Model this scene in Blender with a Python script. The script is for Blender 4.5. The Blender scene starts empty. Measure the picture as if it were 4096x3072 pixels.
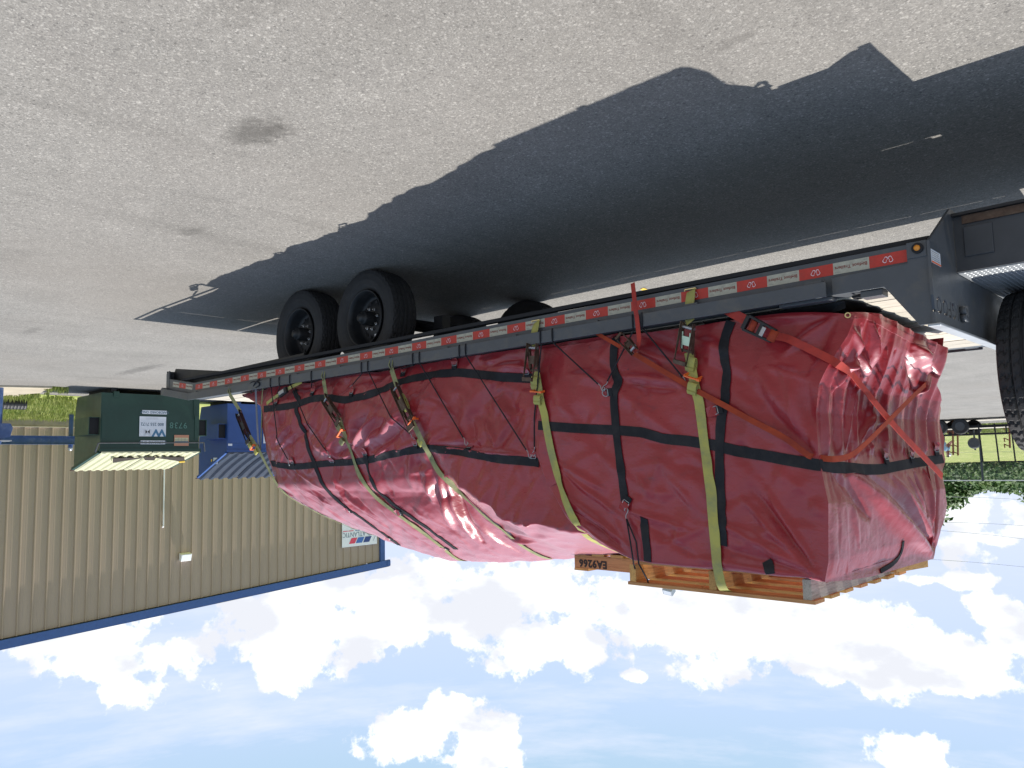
import bpy, bmesh, math, random
import numpy as np
from mathutils import Vector, Matrix
from mathutils.bvhtree import BVHTree
random.seed(7)
R = math.radians
scn = bpy.context.scene
# ------------------------------------------------------------------ camera (the phone was held upside down: rolled 180 degrees)
CAM = np.array([-1.004, -3.4076, 1.55])
YAW, PITCH, ROLL, FPX = 0.76337581, -0.10017613, -0.02197911, 3150.08
_f = np.array([math.sin(YAW)*math.cos(PITCH), math.cos(YAW)*math.cos(PITCH), math.sin(PITCH)])
_r0 = np.array([math.cos(YAW), -math.sin(YAW), 0.0]); _u0 = np.cross(_r0, _f)
_r = _r0*math.cos(ROLL)+_u0*math.sin(ROLL); _u = -_r0*math.sin(ROLL)+_u0*math.cos(ROLL)
cam_d = bpy.data.cameras.new('camera'); cam = bpy.data.objects.new('camera', cam_d)
scn.collection.objects.link(cam); scn.camera = cam
cam_d.sensor_width = 36; cam_d.lens = FPX/4096*36; cam_d.clip_start = .05; cam_d.clip_end = 3000
cam.matrix_world = Matrix(((-_r[0], -_u[0], -_f[0], CAM[0]), (-_r[1], -_u[1], -_f[1], CAM[1]), (-_r[2], -_u[2], -_f[2], CAM[2]), (0, 0, 0, 1)))
# ------------------------------------------------------------------ exposure, sun, sky
scn.view_settings.view_transform = 'Standard'; scn.view_settings.look = 'None'
scn.view_settings.exposure = 0.25; scn.view_settings.gamma = 1; scn.view_settings.use_curve_mapping = False
SUN = Vector((-.065, .365, 1)).normalized()
sd = bpy.data.lights.new('sun', 'SUN'); sd.energy = 5.0; sd.angle = R(.5); sd.color = (1, .955, .89)
so = bpy.data.objects.new('sun', sd); scn.collection.objects.link(so)
so.rotation_euler = SUN.to_track_quat('Z', 'Y').to_euler(); so.location = (0, 0, 12)

def ray(x, y): return (4096-x-2048)/FPX*_r+(1536-(3072-y))/FPX*_u+_f
def at(x, y, ax, c):
    d = ray(x, y); t = (c-CAM[ax])/d[ax]; return Vector(CAM+d*t)
def azel(x, y):
    d = ray(x, y); return math.atan2(d[0], d[1]), math.atan2(d[2], math.hypot(d[0], d[1]))

world = bpy.data.worlds.new("World"); scn.world = world; world.use_nodes = True
nt = world.node_tree; nt.nodes.clear()
def N(nt, t, **k):
    n = nt.nodes.new(t)
    for a, b in k.items(): setattr(n, a, b)
    return n
def M_(nt, op, a, b=None, c=None, clamp=False):
    n = nt.nodes.new('ShaderNodeMath'); n.operation = op; n.use_clamp = clamp
    for i, v in enumerate((a, b, c)):
        if v is None: continue
        if isinstance(v, (int, float)): n.inputs[i].default_value = v
        else: nt.links.new(v, n.inputs[i])
    return n.outputs[0]
def VM(nt, op, a, b=None):
    n = nt.nodes.new('ShaderNodeVectorMath'); n.operation = op
    for i, v in enumerate((a, b)):
        if v is None: continue
        if isinstance(v, (tuple, list)): n.inputs[i].default_value = v
        else: nt.links.new(v, n.inputs[i])
    return n.outputs['Value'] if op in ('LENGTH', 'DOT_PRODUCT') else n.outputs['Vector']
def ramp(t, fac, stops):
    r = N(t, 'ShaderNodeValToRGB'); t.links.new(fac, r.inputs[0]); e = r.color_ramp.elements
    while len(e) < len(stops): e.new(.5)
    for q, (p, c) in zip(e, stops): q.position = p; q.color = (*c, 1)
    return r.outputs[0]

def build_sky():
    L = nt.links.new
    out = N(nt, 'ShaderNodeOutputWorld'); bg = N(nt, 'ShaderNodeBackground')
    tc = N(nt, 'ShaderNodeTexCoord'); sep = N(nt, 'ShaderNodeSeparateXYZ'); L(tc.outputs['Generated'], sep.inputs[0])
    X, Y, Z = sep.outputs
    az = M_(nt, 'ARCTAN2', X, Y); el = M_(nt, 'ARCSINE', Z)
    cb = N(nt, 'ShaderNodeCombineXYZ'); L(az, cb.inputs[0]); L(el, cb.inputs[1])
    P = cb.outputs[0]
    sky = N(nt, 'ShaderNodeTexSky'); sky.sky_type = 'NISHITA'; sky.sun_disc = False
    sky.sun_elevation = R(69.7); sky.sun_rotation = math.atan2(-.087, .36); sky.air_density = 1.0; sky.dust_density = 1.2
    st = VM(nt, 'MULTIPLY', sky.outputs[0], (.125, .125, .125))
    # distortion of the cloud outlines
    def noise(scale, detail, vec, rough=.55, stretch=(1, 1, 1)):
        mp = VM(nt, 'MULTIPLY', vec, stretch)
        n = N(nt, 'ShaderNodeTexNoise'); n.inputs['Scale'].default_value = scale; n.inputs['Detail'].default_value = detail
        n.inputs['Roughness'].default_value = rough; L(mp, n.inputs['Vector']); return n.outputs['Fac']
    nf = noise(6.5, 10, tc.outputs['Generated'], .60)
    nb = noise(24, 8, tc.outputs['Generated'], .62)
    blobs = [  # cloud banks: photo x, y (native), half width, half height
        (500, 2640, 240, 70), (500, 2760, 90, 60), (760, 2620, 130, 80), (1080, 2530, 330, 130), (1130, 2650, 190, 110), (1150, 2760, 40, 40),
        (1480, 2520, 160, 50), (1640, 2350, 420, 80), (1760, 2470, 120, 50), (1900, 2460, 260, 70),
        (2150, 2600, 100, 50), (2280, 2560, 260, 95), (2340, 2620, 180, 45), (2200, 2400, 340, 60), (2540, 2700, 75, 24), (2560, 2400, 300, 70), (2800, 2540, 320, 120), (2750, 2670, 160, 70),
        (3060, 2560, 180, 80), (3260, 2640, 120, 60), (3480, 2560, 340, 80), (3760, 2700, 200, 60), (3740, 2600, 150, 90), (2950, 2420, 400, 50), (3840, 2320, 90, 28), (3990, 2440, 110, 45), (4060, 2550, 90, 40),
        (3850, 2200, 80, 60), (4000, 2050, 130, 60), (3830, 2020, 120, 40), (1650, 2960, 200, 110), (1900, 2990, 130, 80), (1780, 2860, 90, 60), (3650, 3000, 120, 40), (3720, 2320, 60, 20), (4060, 2120, 90, 30), (3950, 2150, 100, 30), (3700, 3060, 200, 30),
        (1750, 2290, 300, 70), (900, 2450, 300, 60), (350, 2560, 200, 50), (1300, 2380, 260, 50), (2050, 2330, 260, 50), (2450, 2470, 260, 60), (3200, 2480, 300, 50), (3900, 2080, 160, 50)]
    acc = None
    for (x, y, rx, ry) in blobs:
        a, e = azel(x, y); ce = max(.3, math.cos(e))
        ra = rx/FPX/ce*1.0; re = ry/FPX*1.02
        d = VM(nt, 'SUBTRACT', P, (a, e, 0)); d = VM(nt, 'MULTIPLY', d, (1/ra, 1/re, 0)); ln = VM(nt, 'LENGTH', d)
        v = M_(nt, 'SUBTRACT', 1.0, ln)
        acc = v if acc is None else M_(nt, 'SMOOTH_MAX', acc, v, .35)
    acc = M_(nt, 'MINIMUM', M_(nt, 'MAXIMUM', M_(nt, 'ADD', M_(nt, 'MULTIPLY', acc, .9), .10), -1.2), .62)
    # the same broken cumulus carries on beyond the frame
    gen = M_(nt, 'MULTIPLY', M_(nt, 'SUBTRACT', noise(2.6, 4, tc.outputs['Generated'], .5, (1, 1, 2.2)), .655), 9)
    gate = M_(nt, 'GREATER_THAN', M_(nt, 'ABSOLUTE', M_(nt, 'SUBTRACT', az, .763)), .82)
    gate2 = M_(nt, 'GREATER_THAN', el, .44)
    gt = M_(nt, 'MAXIMUM', gate, gate2)
    gen = M_(nt, 'SUBTRACT', gen, M_(nt, 'MULTIPLY', M_(nt, 'SUBTRACT', 1.0, gt), 5))
    acc = M_(nt, 'MAXIMUM', acc, gen)
    dens = M_(nt, 'ADD', acc, M_(nt, 'MULTIPLY', M_(nt, 'SUBTRACT', nf, .485), 3.8))
    dens = M_(nt, 'ADD', dens, M_(nt, 'MULTIPLY', M_(nt, 'SUBTRACT', nb, .5), 2.7))
    ms = N(nt, 'ShaderNodeMapRange'); ms.interpolation_type = 'SMOOTHSTEP'; L(dens, ms.inputs[0]); ms.inputs[1].default_value = -.06; ms.inputs[2].default_value = .24
    cl = N(nt, 'ShaderNodeMapRange'); cl.interpolation_type = 'SMOOTHSTEP'; L(noise(11, 5, tc.outputs['Generated'], .5, (1, 1, 1.8)), cl.inputs[0]); cl.inputs[1].default_value = .49; cl.inputs[2].default_value = .62
    ccol = N(nt, 'ShaderNodeMix', data_type='RGBA'); L(cl.outputs[0], ccol.inputs[0])
    ccol.inputs[6].default_value = (.98, 1.0, 1.03, 1); ccol.inputs[7].default_value = (.74, .76, .82, 1)
    # thin cirrus veil
    cir = N(nt, 'ShaderNodeMapRange'); L(noise(3.0, 6, P, .62, (1, 5.5, 1)), cir.inputs[0]); cir.inputs[1].default_value = .48; cir.inputs[2].default_value = .70; cir.inputs[4].default_value = .85
    # bright summer haze: paler towards the horizon
    hz = N(nt, 'ShaderNodeMapRange'); hz.interpolation_type = 'SMOOTHSTEP'; L(el, hz.inputs[0]); hz.inputs[1].default_value = .05; hz.inputs[1].default_value = .42; hz.inputs[2].default_value = .95; hz.inputs[3].default_value = .95; hz.inputs[4].default_value = .06
    m0 = N(nt, 'ShaderNodeMix', data_type='RGBA'); L(hz.outputs[0], m0.inputs[0]); L(st, m0.inputs[6]); L(ramp(nt, M_(nt, 'MULTIPLY', el, 1.6), [(.0, (.70, .76, .90)), (.22, (.60, .69, .93)), (.45, (.50, .64, .86)), (.66, (.38, .575, .70)), (1.0, (.2, .4, .6))]), m0.inputs[7])
    m1 = N(nt, 'ShaderNodeMix', data_type='RGBA'); L(cir.outputs[0], m1.inputs[0]); L(m0.outputs[2], m1.inputs[6]); m1.inputs[7].default_value = (.70, .76, .90, 1)
    m2 = N(nt, 'ShaderNodeMix', data_type='RGBA'); L(ms.outputs[0], m2.inputs[0]); L(m1.outputs[2], m2.inputs[6]); L(ccol.outputs[2], m2.inputs[7])
    L(m2.outputs[2], bg.inputs[0]); bg.inputs[1].default_value = 1.0; L(bg.outputs[0], out.inputs[0])
build_sky()

# ------------------------------------------------------------------ materials
def mat(name, col, rough=.6, metal=0, spec=.5, var=0.0, vscale=8, bump=0, bscale=60, dirt=None, dscale=3, dfac=.5, coat=0, stretch=(1, 1, 1), darken=None):
    m = bpy.data.materials.new(name); m.use_nodes = True; t = m.node_tree; b = t.nodes['Principled BSDF']; L = t.links.new
    b.inputs['Roughness'].default_value = rough; b.inputs['Metallic'].default_value = metal; b.inputs['Specular IOR Level'].default_value = spec
    b.inputs['Coat Weight'].default_value = coat
    tc = N(t, 'ShaderNodeTexCoord'); mp = N(t, 'ShaderNodeMapping'); mp.inputs['Scale'].default_value = stretch; L(tc.outputs['Object'], mp.inputs[0])
    cur = None
    c4 = (*col, 1); b.inputs['Base Color'].default_value = c4
    if var:
        n = N(t, 'ShaderNodeTexNoise'); n.inputs['Scale'].default_value = vscale; n.inputs['Detail'].default_value = 6; n.inputs['Roughness'].default_value = .65; L(mp.outputs[0], n.inputs[0])
        r = N(t, 'ShaderNodeMapRange'); L(n.outputs[0], r.inputs[0]); r.inputs[1].default_value = .3; r.inputs[2].default_value = .7; r.inputs[3].default_value = 1-var; r.inputs[4].default_value = 1+var
        v = VM(t, 'MULTIPLY', (0, 0, 0), None); vn = v.node; vn.inputs[0].default_value = col; L(r.outputs[0], vn.inputs[1]); cur = v
    if dirt:
        n = N(t, 'ShaderNodeTexNoise'); n.inputs['Scale'].default_value = dscale; n.inputs['Detail'].default_value = 8; n.inputs['Roughness'].default_value = .7; L(mp.outputs[0], n.inputs[0])
        r = N(t, 'ShaderNodeMapRange'); L(n.outputs[0], r.inputs[0]); r.inputs[1].default_value = .5; r.inputs[2].default_value = .72; r.inputs[4].default_value = dfac
        mx = N(t, 'ShaderNodeMix', data_type='RGBA'); L(r.outputs[0], mx.inputs[0]); mx.inputs[7].default_value = (*dirt, 1)
        if cur is not None: L(cur, mx.inputs[6])
        else: mx.inputs[6].default_value = c4
        cur = mx.outputs[2]
        rr = N(t, 'ShaderNodeMapRange'); L(n.outputs[0], rr.inputs[0]); rr.inputs[1].default_value = .3; rr.inputs[2].default_value = .8; rr.inputs[3].default_value = rough*.85; rr.inputs[4].default_value = min(1, rough*1.35); L(rr.outputs[0], b.inputs['Roughness'])
    if cur is not None: L(cur, b.inputs['Base Color'])
    if bump:
        n = N(t, 'ShaderNodeTexNoise'); n.inputs['Scale'].default_value = bscale; n.inputs['Detail'].default_value = 5; L(mp.outputs[0], n.inputs[0])
        bp = N(t, 'ShaderNodeBump'); bp.inputs['Strength'].default_value = bump; bp.inputs['Distance'].default_value = .01; L(n.outputs[0], bp.inputs['Height']); L(bp.outputs[0], b.inputs['Normal'])
    return m
def asphalt_mat():
    m = bpy.data.materials.new('asphalt'); m.use_nodes = True; t = m.node_tree; b = t.nodes['Principled BSDF']; L = t.links.new
    tc = N(t, 'ShaderNodeTexCoord'); O = tc.outputs['Object']
    v = N(t, 'ShaderNodeTexVoronoi'); v.inputs['Scale'].default_value = 175; L(O, v.inputs[0])
    sp = N(t, 'ShaderNodeSeparateColor'); L(v.outputs['Color'], sp.inputs[0])
    st = ramp(t, sp.outputs[0], [(0, (.10, .098, .095)), (.14, (.155, .148, .138)), (.5, (.22, .207, .19)), (.88, (.285, .27, .247)), (1, (.50, .48, .45))])
    v2 = N(t, 'ShaderNodeTexVoronoi'); v2.inputs['Scale'].default_value = 95; L(O, v2.inputs[0]); sp2 = N(t, 'ShaderNodeSeparateColor'); L(v2.outputs['Color'], sp2.inputs[0])
    st2 = ramp(t, sp2.outputs[1], [(0, (.05, .05, .05)), (.06, (.15, .145, .138)), (.16, (.20, .193, .18)), (.88, (.22, .212, .196)), (.96, (.34, .325, .30)), (1, (.5, .48, .44))])
    mx = N(t, 'ShaderNodeMix', data_type='RGBA'); mx.inputs[0].default_value = .5; L(st, mx.inputs[6]); L(st2, mx.inputs[7])
    n = N(t, 'ShaderNodeTexNoise'); n.inputs['Scale'].default_value = .9; n.inputs['Detail'].default_value = 9; n.inputs['Roughness'].default_value = .62; L(O, n.inputs[0])
    big = N(t, 'ShaderNodeMapRange'); L(n.outputs[0], big.inputs[0]); big.inputs[1].default_value = .3; big.inputs[2].default_value = .7; big.inputs[3].default_value = .82; big.inputs[4].default_value = 1.04
    n3 = N(t, 'ShaderNodeTexNoise'); n3.inputs['Scale'].default_value = 14; n3.inputs['Detail'].default_value = 5; L(O, n3.inputs[0])
    mid = N(t, 'ShaderNodeMapRange'); L(n3.outputs[0], mid.inputs[0]); mid.inputs[1].default_value = .3; mid.inputs[2].default_value = .7; mid.inputs[3].default_value = .95; mid.inputs[4].default_value = 1.05
    fac = M_(t, 'MULTIPLY', big.outputs[0], mid.outputs[0])
    # streaks left by tyres and the dark oil spots
    wv = N(t, 'ShaderNodeTexNoise'); wv.inputs['Scale'].default_value = 1.0; wv.inputs['Detail'].default_value = 6
    mps = N(t, 'ShaderNodeMapping'); mps.inputs['Rotation'].default_value = (0, 0, R(8)); mps.inputs['Scale'].default_value = (3.2, .35, 1); L(O, mps.inputs[0]); L(mps.outputs[0], wv.inputs[0])
    ws = N(t, 'ShaderNodeMapRange'); L(wv.outputs[0], ws.inputs[0]); ws.inputs[1].default_value = .56; ws.inputs[2].default_value = .75; ws.inputs[3].default_value = 1; ws.inputs[4].default_value = .84
    fac = M_(t, 'MULTIPLY', fac, ws.outputs[0])
    for (x, y, rx, ry, s) in [(2.27, -1.67, .20, .105, .52), (2.16, -1.60, .09, .07, .25), (3.95, -1.22, .13, .06, .25), (.32, -.79, .09, .035, .3), (11.4, 1.3, .9, .12, .35), (8.6, -.9, .3, .06, .2), (5.3, -1.9, .25, .12, .12), (1.3, -2.2, .25, .1, .14)]:
        d = VM(t, 'SUBTRACT', O, (x, y, 0)); d = VM(t, 'MULTIPLY', d, (1/rx, 1/ry, 0)); ln = VM(t, 'LENGTH', d)
        ln = M_(t, 'ADD', ln, M_(t, 'MULTIPLY', M_(t, 'SUBTRACT', n3.outputs[0], .5), 1.7))
        r = N(t, 'ShaderNodeMapRange'); r.interpolation_type = 'SMOOTHSTEP'; L(ln, r.inputs[0]); r.inputs[1].default_value = .45; r.inputs[2].default_value = 1.35; r.inputs[3].default_value = 1-s; r.inputs[4].default_value = 1
        fac = M_(t, 'MULTIPLY', fac, r.outputs[0])
    vp = N(t, 'ShaderNodeTexVoronoi'); vp.inputs['Scale'].default_value = 3.4; L(O, vp.inputs[0]); sv = N(t, 'ShaderNodeSeparateColor'); L(vp.outputs['Color'], sv.inputs[0])
    pit = M_(t, 'MULTIPLY', M_(t, 'LESS_THAN', vp.outputs['Distance'], M_(t, 'MULTIPLY', sv.outputs[0], .030)), .75); fac = M_(t, 'MULTIPLY', fac, M_(t, 'SUBTRACT', 1.0, pit))
    lp_ = N(t, 'ShaderNodeTexNoise'); lp_.inputs['Scale'].default_value = 2.3; lp_.inputs['Detail'].default_value = 4; L(O, lp_.inputs[0]); lr = N(t, 'ShaderNodeMapRange'); L(lp_.outputs[0], lr.inputs[0]); lr.inputs[1].default_value = .62; lr.inputs[2].default_value = .75; lr.inputs[3].default_value = 1; lr.inputs[4].default_value = 1.18; fac = M_(t, 'MULTIPLY', fac, lr.outputs[0])
    col = VM(t, 'MULTIPLY', mx.outputs[2], None); L(fac, col.node.inputs[1])
    # far ground: tyre polished, pale tan dust
    n4 = N(t, 'ShaderNodeTexNoise'); n4.inputs['Scale'].default_value = .25; n4.inputs['Detail'].default_value = 6; L(O, n4.inputs[0])
    ds = N(t, 'ShaderNodeMapRange'); L(n4.outputs[0], ds.inputs[0]); ds.inputs[1].default_value = .45; ds.inputs[2].default_value = .7; ds.inputs[4].default_value = .35
    m3 = N(t, 'ShaderNodeMix', data_type='RGBA'); L(ds.outputs[0], m3.inputs[0]); L(col, m3.inputs[6]); m3.inputs[7].default_value = (.19, .17, .148, 1)
    L(m3.outputs[2], b.inputs['Base Color']); b.inputs['Roughness'].default_value = .8; b.inputs['Specular IOR Level'].default_value = .35
    hs = M_(t, 'SUBTRACT', 1.0, v.outputs['Distance']); bp = N(t, 'ShaderNodeBump'); bp.inputs['Strength'].default_value = .55; bp.inputs['Distance'].default_value = .004; L(hs, bp.inputs['Height'])
    L(bp.outputs[0], b.inputs['Normal'])
    return m

def tarp_mat():
    m = bpy.data.materials.new('red_vinyl'); m.use_nodes = True; t = m.node_tree; b = t.nodes['Principled BSDF']; L = t.links.new
    tc = N(t, 'ShaderNodeTexCoord'); O = tc.outputs['Object']
    n = N(t, 'ShaderNodeTexNoise'); n.inputs['Scale'].default_value = 2.2; n.inputs['Detail'].default_value = 8; n.inputs['Roughness'].default_value = .65; L(O, n.inputs[0])
    c = ramp(t, n.outputs[0], [(.25, (.235, .012, .019)), (.5, (.295, .017, .025)), (.75, (.35, .025, .034))])
    # grime: dark scuffs
    mp = N(t, 'ShaderNodeMapping'); mp.inputs['Scale'].default_value = (1, 1, 2.0); mp.inputs['Rotation'].default_value = (0, R(30), 0); L(O, mp.inputs[0])
    n2 = N(t, 'ShaderNodeTexNoise'); n2.inputs['Scale'].default_value = 7; n2.inputs['Detail'].default_value = 9; n2.inputs['Roughness'].default_value = .72; L(mp.outputs[0], n2.inputs[0])
    g = N(t, 'ShaderNodeMapRange'); L(n2.outputs[0], g.inputs[0]); g.inputs[1].default_value = .56; g.inputs[2].default_value = .74; g.inputs[4].default_value = .52
    mx = N(t, 'ShaderNodeMix', data_type='RGBA'); L(g.outputs[0], mx.inputs[0]); L(c, mx.inputs[6]); mx.inputs[7].default_value = (.085, .025, .045, 1)
    v = N(t, 'ShaderNodeTexVoronoi'); v.inputs['Scale'].default_value = 5.5; v.inputs['Randomness'].default_value = 1; L(O, v.inputs[0])
    sp = M_(t, 'LESS_THAN', M_(t, 'ADD', v.outputs['Distance'], M_(t, 'MULTIPLY', n2.outputs[0], .10)), .085)
    mx2 = N(t, 'ShaderNodeMix', data_type='RGBA'); L(M_(t, 'MULTIPLY', sp, .55), mx2.inputs[0]); L(mx.outputs[2], mx2.inputs[6]); mx2.inputs[7].default_value = (.05, .02, .03, 1)
    # upward faces mixed paler and pinker: sunlit glare put into the colour
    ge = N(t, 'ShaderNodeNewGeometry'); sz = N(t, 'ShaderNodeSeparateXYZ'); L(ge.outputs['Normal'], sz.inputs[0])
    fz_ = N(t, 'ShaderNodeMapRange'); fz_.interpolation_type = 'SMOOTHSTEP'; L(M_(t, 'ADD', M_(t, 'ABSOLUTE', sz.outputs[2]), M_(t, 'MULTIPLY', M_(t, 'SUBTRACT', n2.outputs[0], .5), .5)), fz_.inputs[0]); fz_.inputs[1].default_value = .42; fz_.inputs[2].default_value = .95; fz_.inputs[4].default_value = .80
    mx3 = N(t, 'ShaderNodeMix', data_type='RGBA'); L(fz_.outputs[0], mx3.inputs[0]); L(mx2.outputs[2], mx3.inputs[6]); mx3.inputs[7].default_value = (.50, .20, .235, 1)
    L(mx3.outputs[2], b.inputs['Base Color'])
    rr = N(t, 'ShaderNodeMapRange'); L(n2.outputs[0], rr.inputs[0]); rr.inputs[1].default_value = .35; rr.inputs[2].default_value = .7; rr.inputs[3].default_value = .27; rr.inputs[4].default_value = .43; L(rr.outputs[0], b.inputs['Roughness'])
    b.inputs['Specular IOR Level'].default_value = .5; b.inputs['Coat Weight'].default_value = .22; b.inputs['Coat Roughness'].default_value = .30; b.inputs['Sheen Weight'].default_value = .07; b.inputs['Sheen Roughness'].default_value = .5
    b.inputs['Sheen Tint'].default_value = (1, .75, .8, 1)
    # crinkle and weave
    n3 = N(t, 'ShaderNodeTexNoise'); n3.inputs['Scale'].default_value = 16; n3.inputs['Detail'].default_value = 5; n3.inputs['Roughness'].default_value = .5; n3.inputs['Distortion'].default_value = .8; L(mp.outputs[0], n3.inputs[0])
    ba = N(t, 'ShaderNodeBump'); ba.inputs['Strength'].default_value = .30; ba.inputs['Distance'].default_value = .010; L(n3.outputs[0], ba.inputs['Height'])
    n4 = N(t, 'ShaderNodeTexNoise'); n4.inputs['Scale'].default_value = 90; n4.inputs['Detail'].default_value = 3; L(O, n4.inputs[0])
    bb = N(t, 'ShaderNodeBump'); bb.inputs['Strength'].default_value = .12; bb.inputs['Distance'].default_value = .003; L(n4.outputs[0], bb.inputs['Height']); L(ba.outputs[0], bb.inputs['Normal'])
    L(bb.outputs[0], b.inputs['Normal'])
    return m

def wood_mat(name, base, dark, axis=0, scale=6, rough=.8):
    m = bpy.data.materials.new(name); m.use_nodes = True; t = m.node_tree; b = t.nodes['Principled BSDF']; L = t.links.new
    tc = N(t, 'ShaderNodeTexCoord'); mp = N(t, 'ShaderNodeMapping'); s = [14, 14, 14]; s[axis] = 1.0; mp.inputs['Scale'].default_value = s
    oi = N(t, 'ShaderNodeObjectInfo'); ad = VM(t, 'ADD', tc.outputs['Object'], None); mu = M_(t, 'MULTIPLY', oi.outputs['Random'], 37.0); cb = N(t, 'ShaderNodeCombineXYZ')
    for i in range(3): L(mu, cb.inputs[i])
    L(cb.outputs[0], ad.node.inputs[1]); L(ad, mp.inputs[0])
    n = N(t, 'ShaderNodeTexNoise'); n.inputs['Scale'].default_value = scale; n.inputs['Detail'].default_value = 8; n.inputs['Roughness'].default_value = .7; n.inputs['Distortion'].default_value = 1.2; L(mp.outputs[0], n.inputs[0])
    c = ramp(t, n.outputs[0], [(.3, dark), (.5, base), (.75, tuple(min(1, q*1.25) for q in base))])
    v = N(t, 'ShaderNodeMapRange'); L(oi.outputs['Random'], v.inputs[0]); v.inputs[3].default_value = .8; v.inputs[4].default_value = 1.12
    cc = VM(t, 'MULTIPLY', c, None); L(v.outputs[0], cc.node.inputs[1]); L(cc, b.inputs['Base Color']); b.inputs['Roughness'].default_value = rough
    bp = N(t, 'ShaderNodeBump'); bp.inputs['Strength'].default_value = .35; bp.inputs['Distance'].default_value = .004; L(n.outputs[0], bp.inputs['Height']); L(bp.outputs[0], b.inputs['Normal'])
    return m

def tyre_mat():
    m = mat('tyre_rubber', (.02, .02, .021), .72, var=.25, vscale=9, bump=.1, bscale=180, dirt=(.07, .062, .052), dscale=2.5, dfac=.28); return m

def webbing_mat(name, col, col2, sc=260):
    m = bpy.data.materials.new(name); m.use_nodes = True; t = m.node_tree; b = t.nodes['Principled BSDF']; L = t.links.new
    tc = N(t, 'ShaderNodeTexCoord'); O = tc.outputs['Object']
    n = N(t, 'ShaderNodeTexNoise'); n.inputs['Scale'].default_value = 9; n.inputs['Detail'].default_value = 8; n.inputs['Roughness'].default_value = .7; L(O, n.inputs[0])
    r = N(t, 'ShaderNodeMapRange'); L(n.outputs[0], r.inputs[0]); r.inputs[1].default_value = .42; r.inputs[2].default_value = .68
    mx = N(t, 'ShaderNodeMix', data_type='RGBA'); L(r.outputs[0], mx.inputs[0]); mx.inputs[6].default_value = (*col, 1); mx.inputs[7].default_value = (*col2, 1)
    L(mx.outputs[2], b.inputs['Base Color']); b.inputs['Roughness'].default_value = .78; b.inputs['Specular IOR Level'].default_value = .3
    w = N(t, 'ShaderNodeTexNoise'); w.inputs['Scale'].default_value = sc; L(O, w.inputs[0]); bp = N(t, 'ShaderNodeBump'); bp.inputs['Strength'].default_value = .3; bp.inputs['Distance'].default_value = .001; L(w.outputs[0], bp.inputs['Height']); L(bp.outputs[0], b.inputs['Normal'])
    return m

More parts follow.
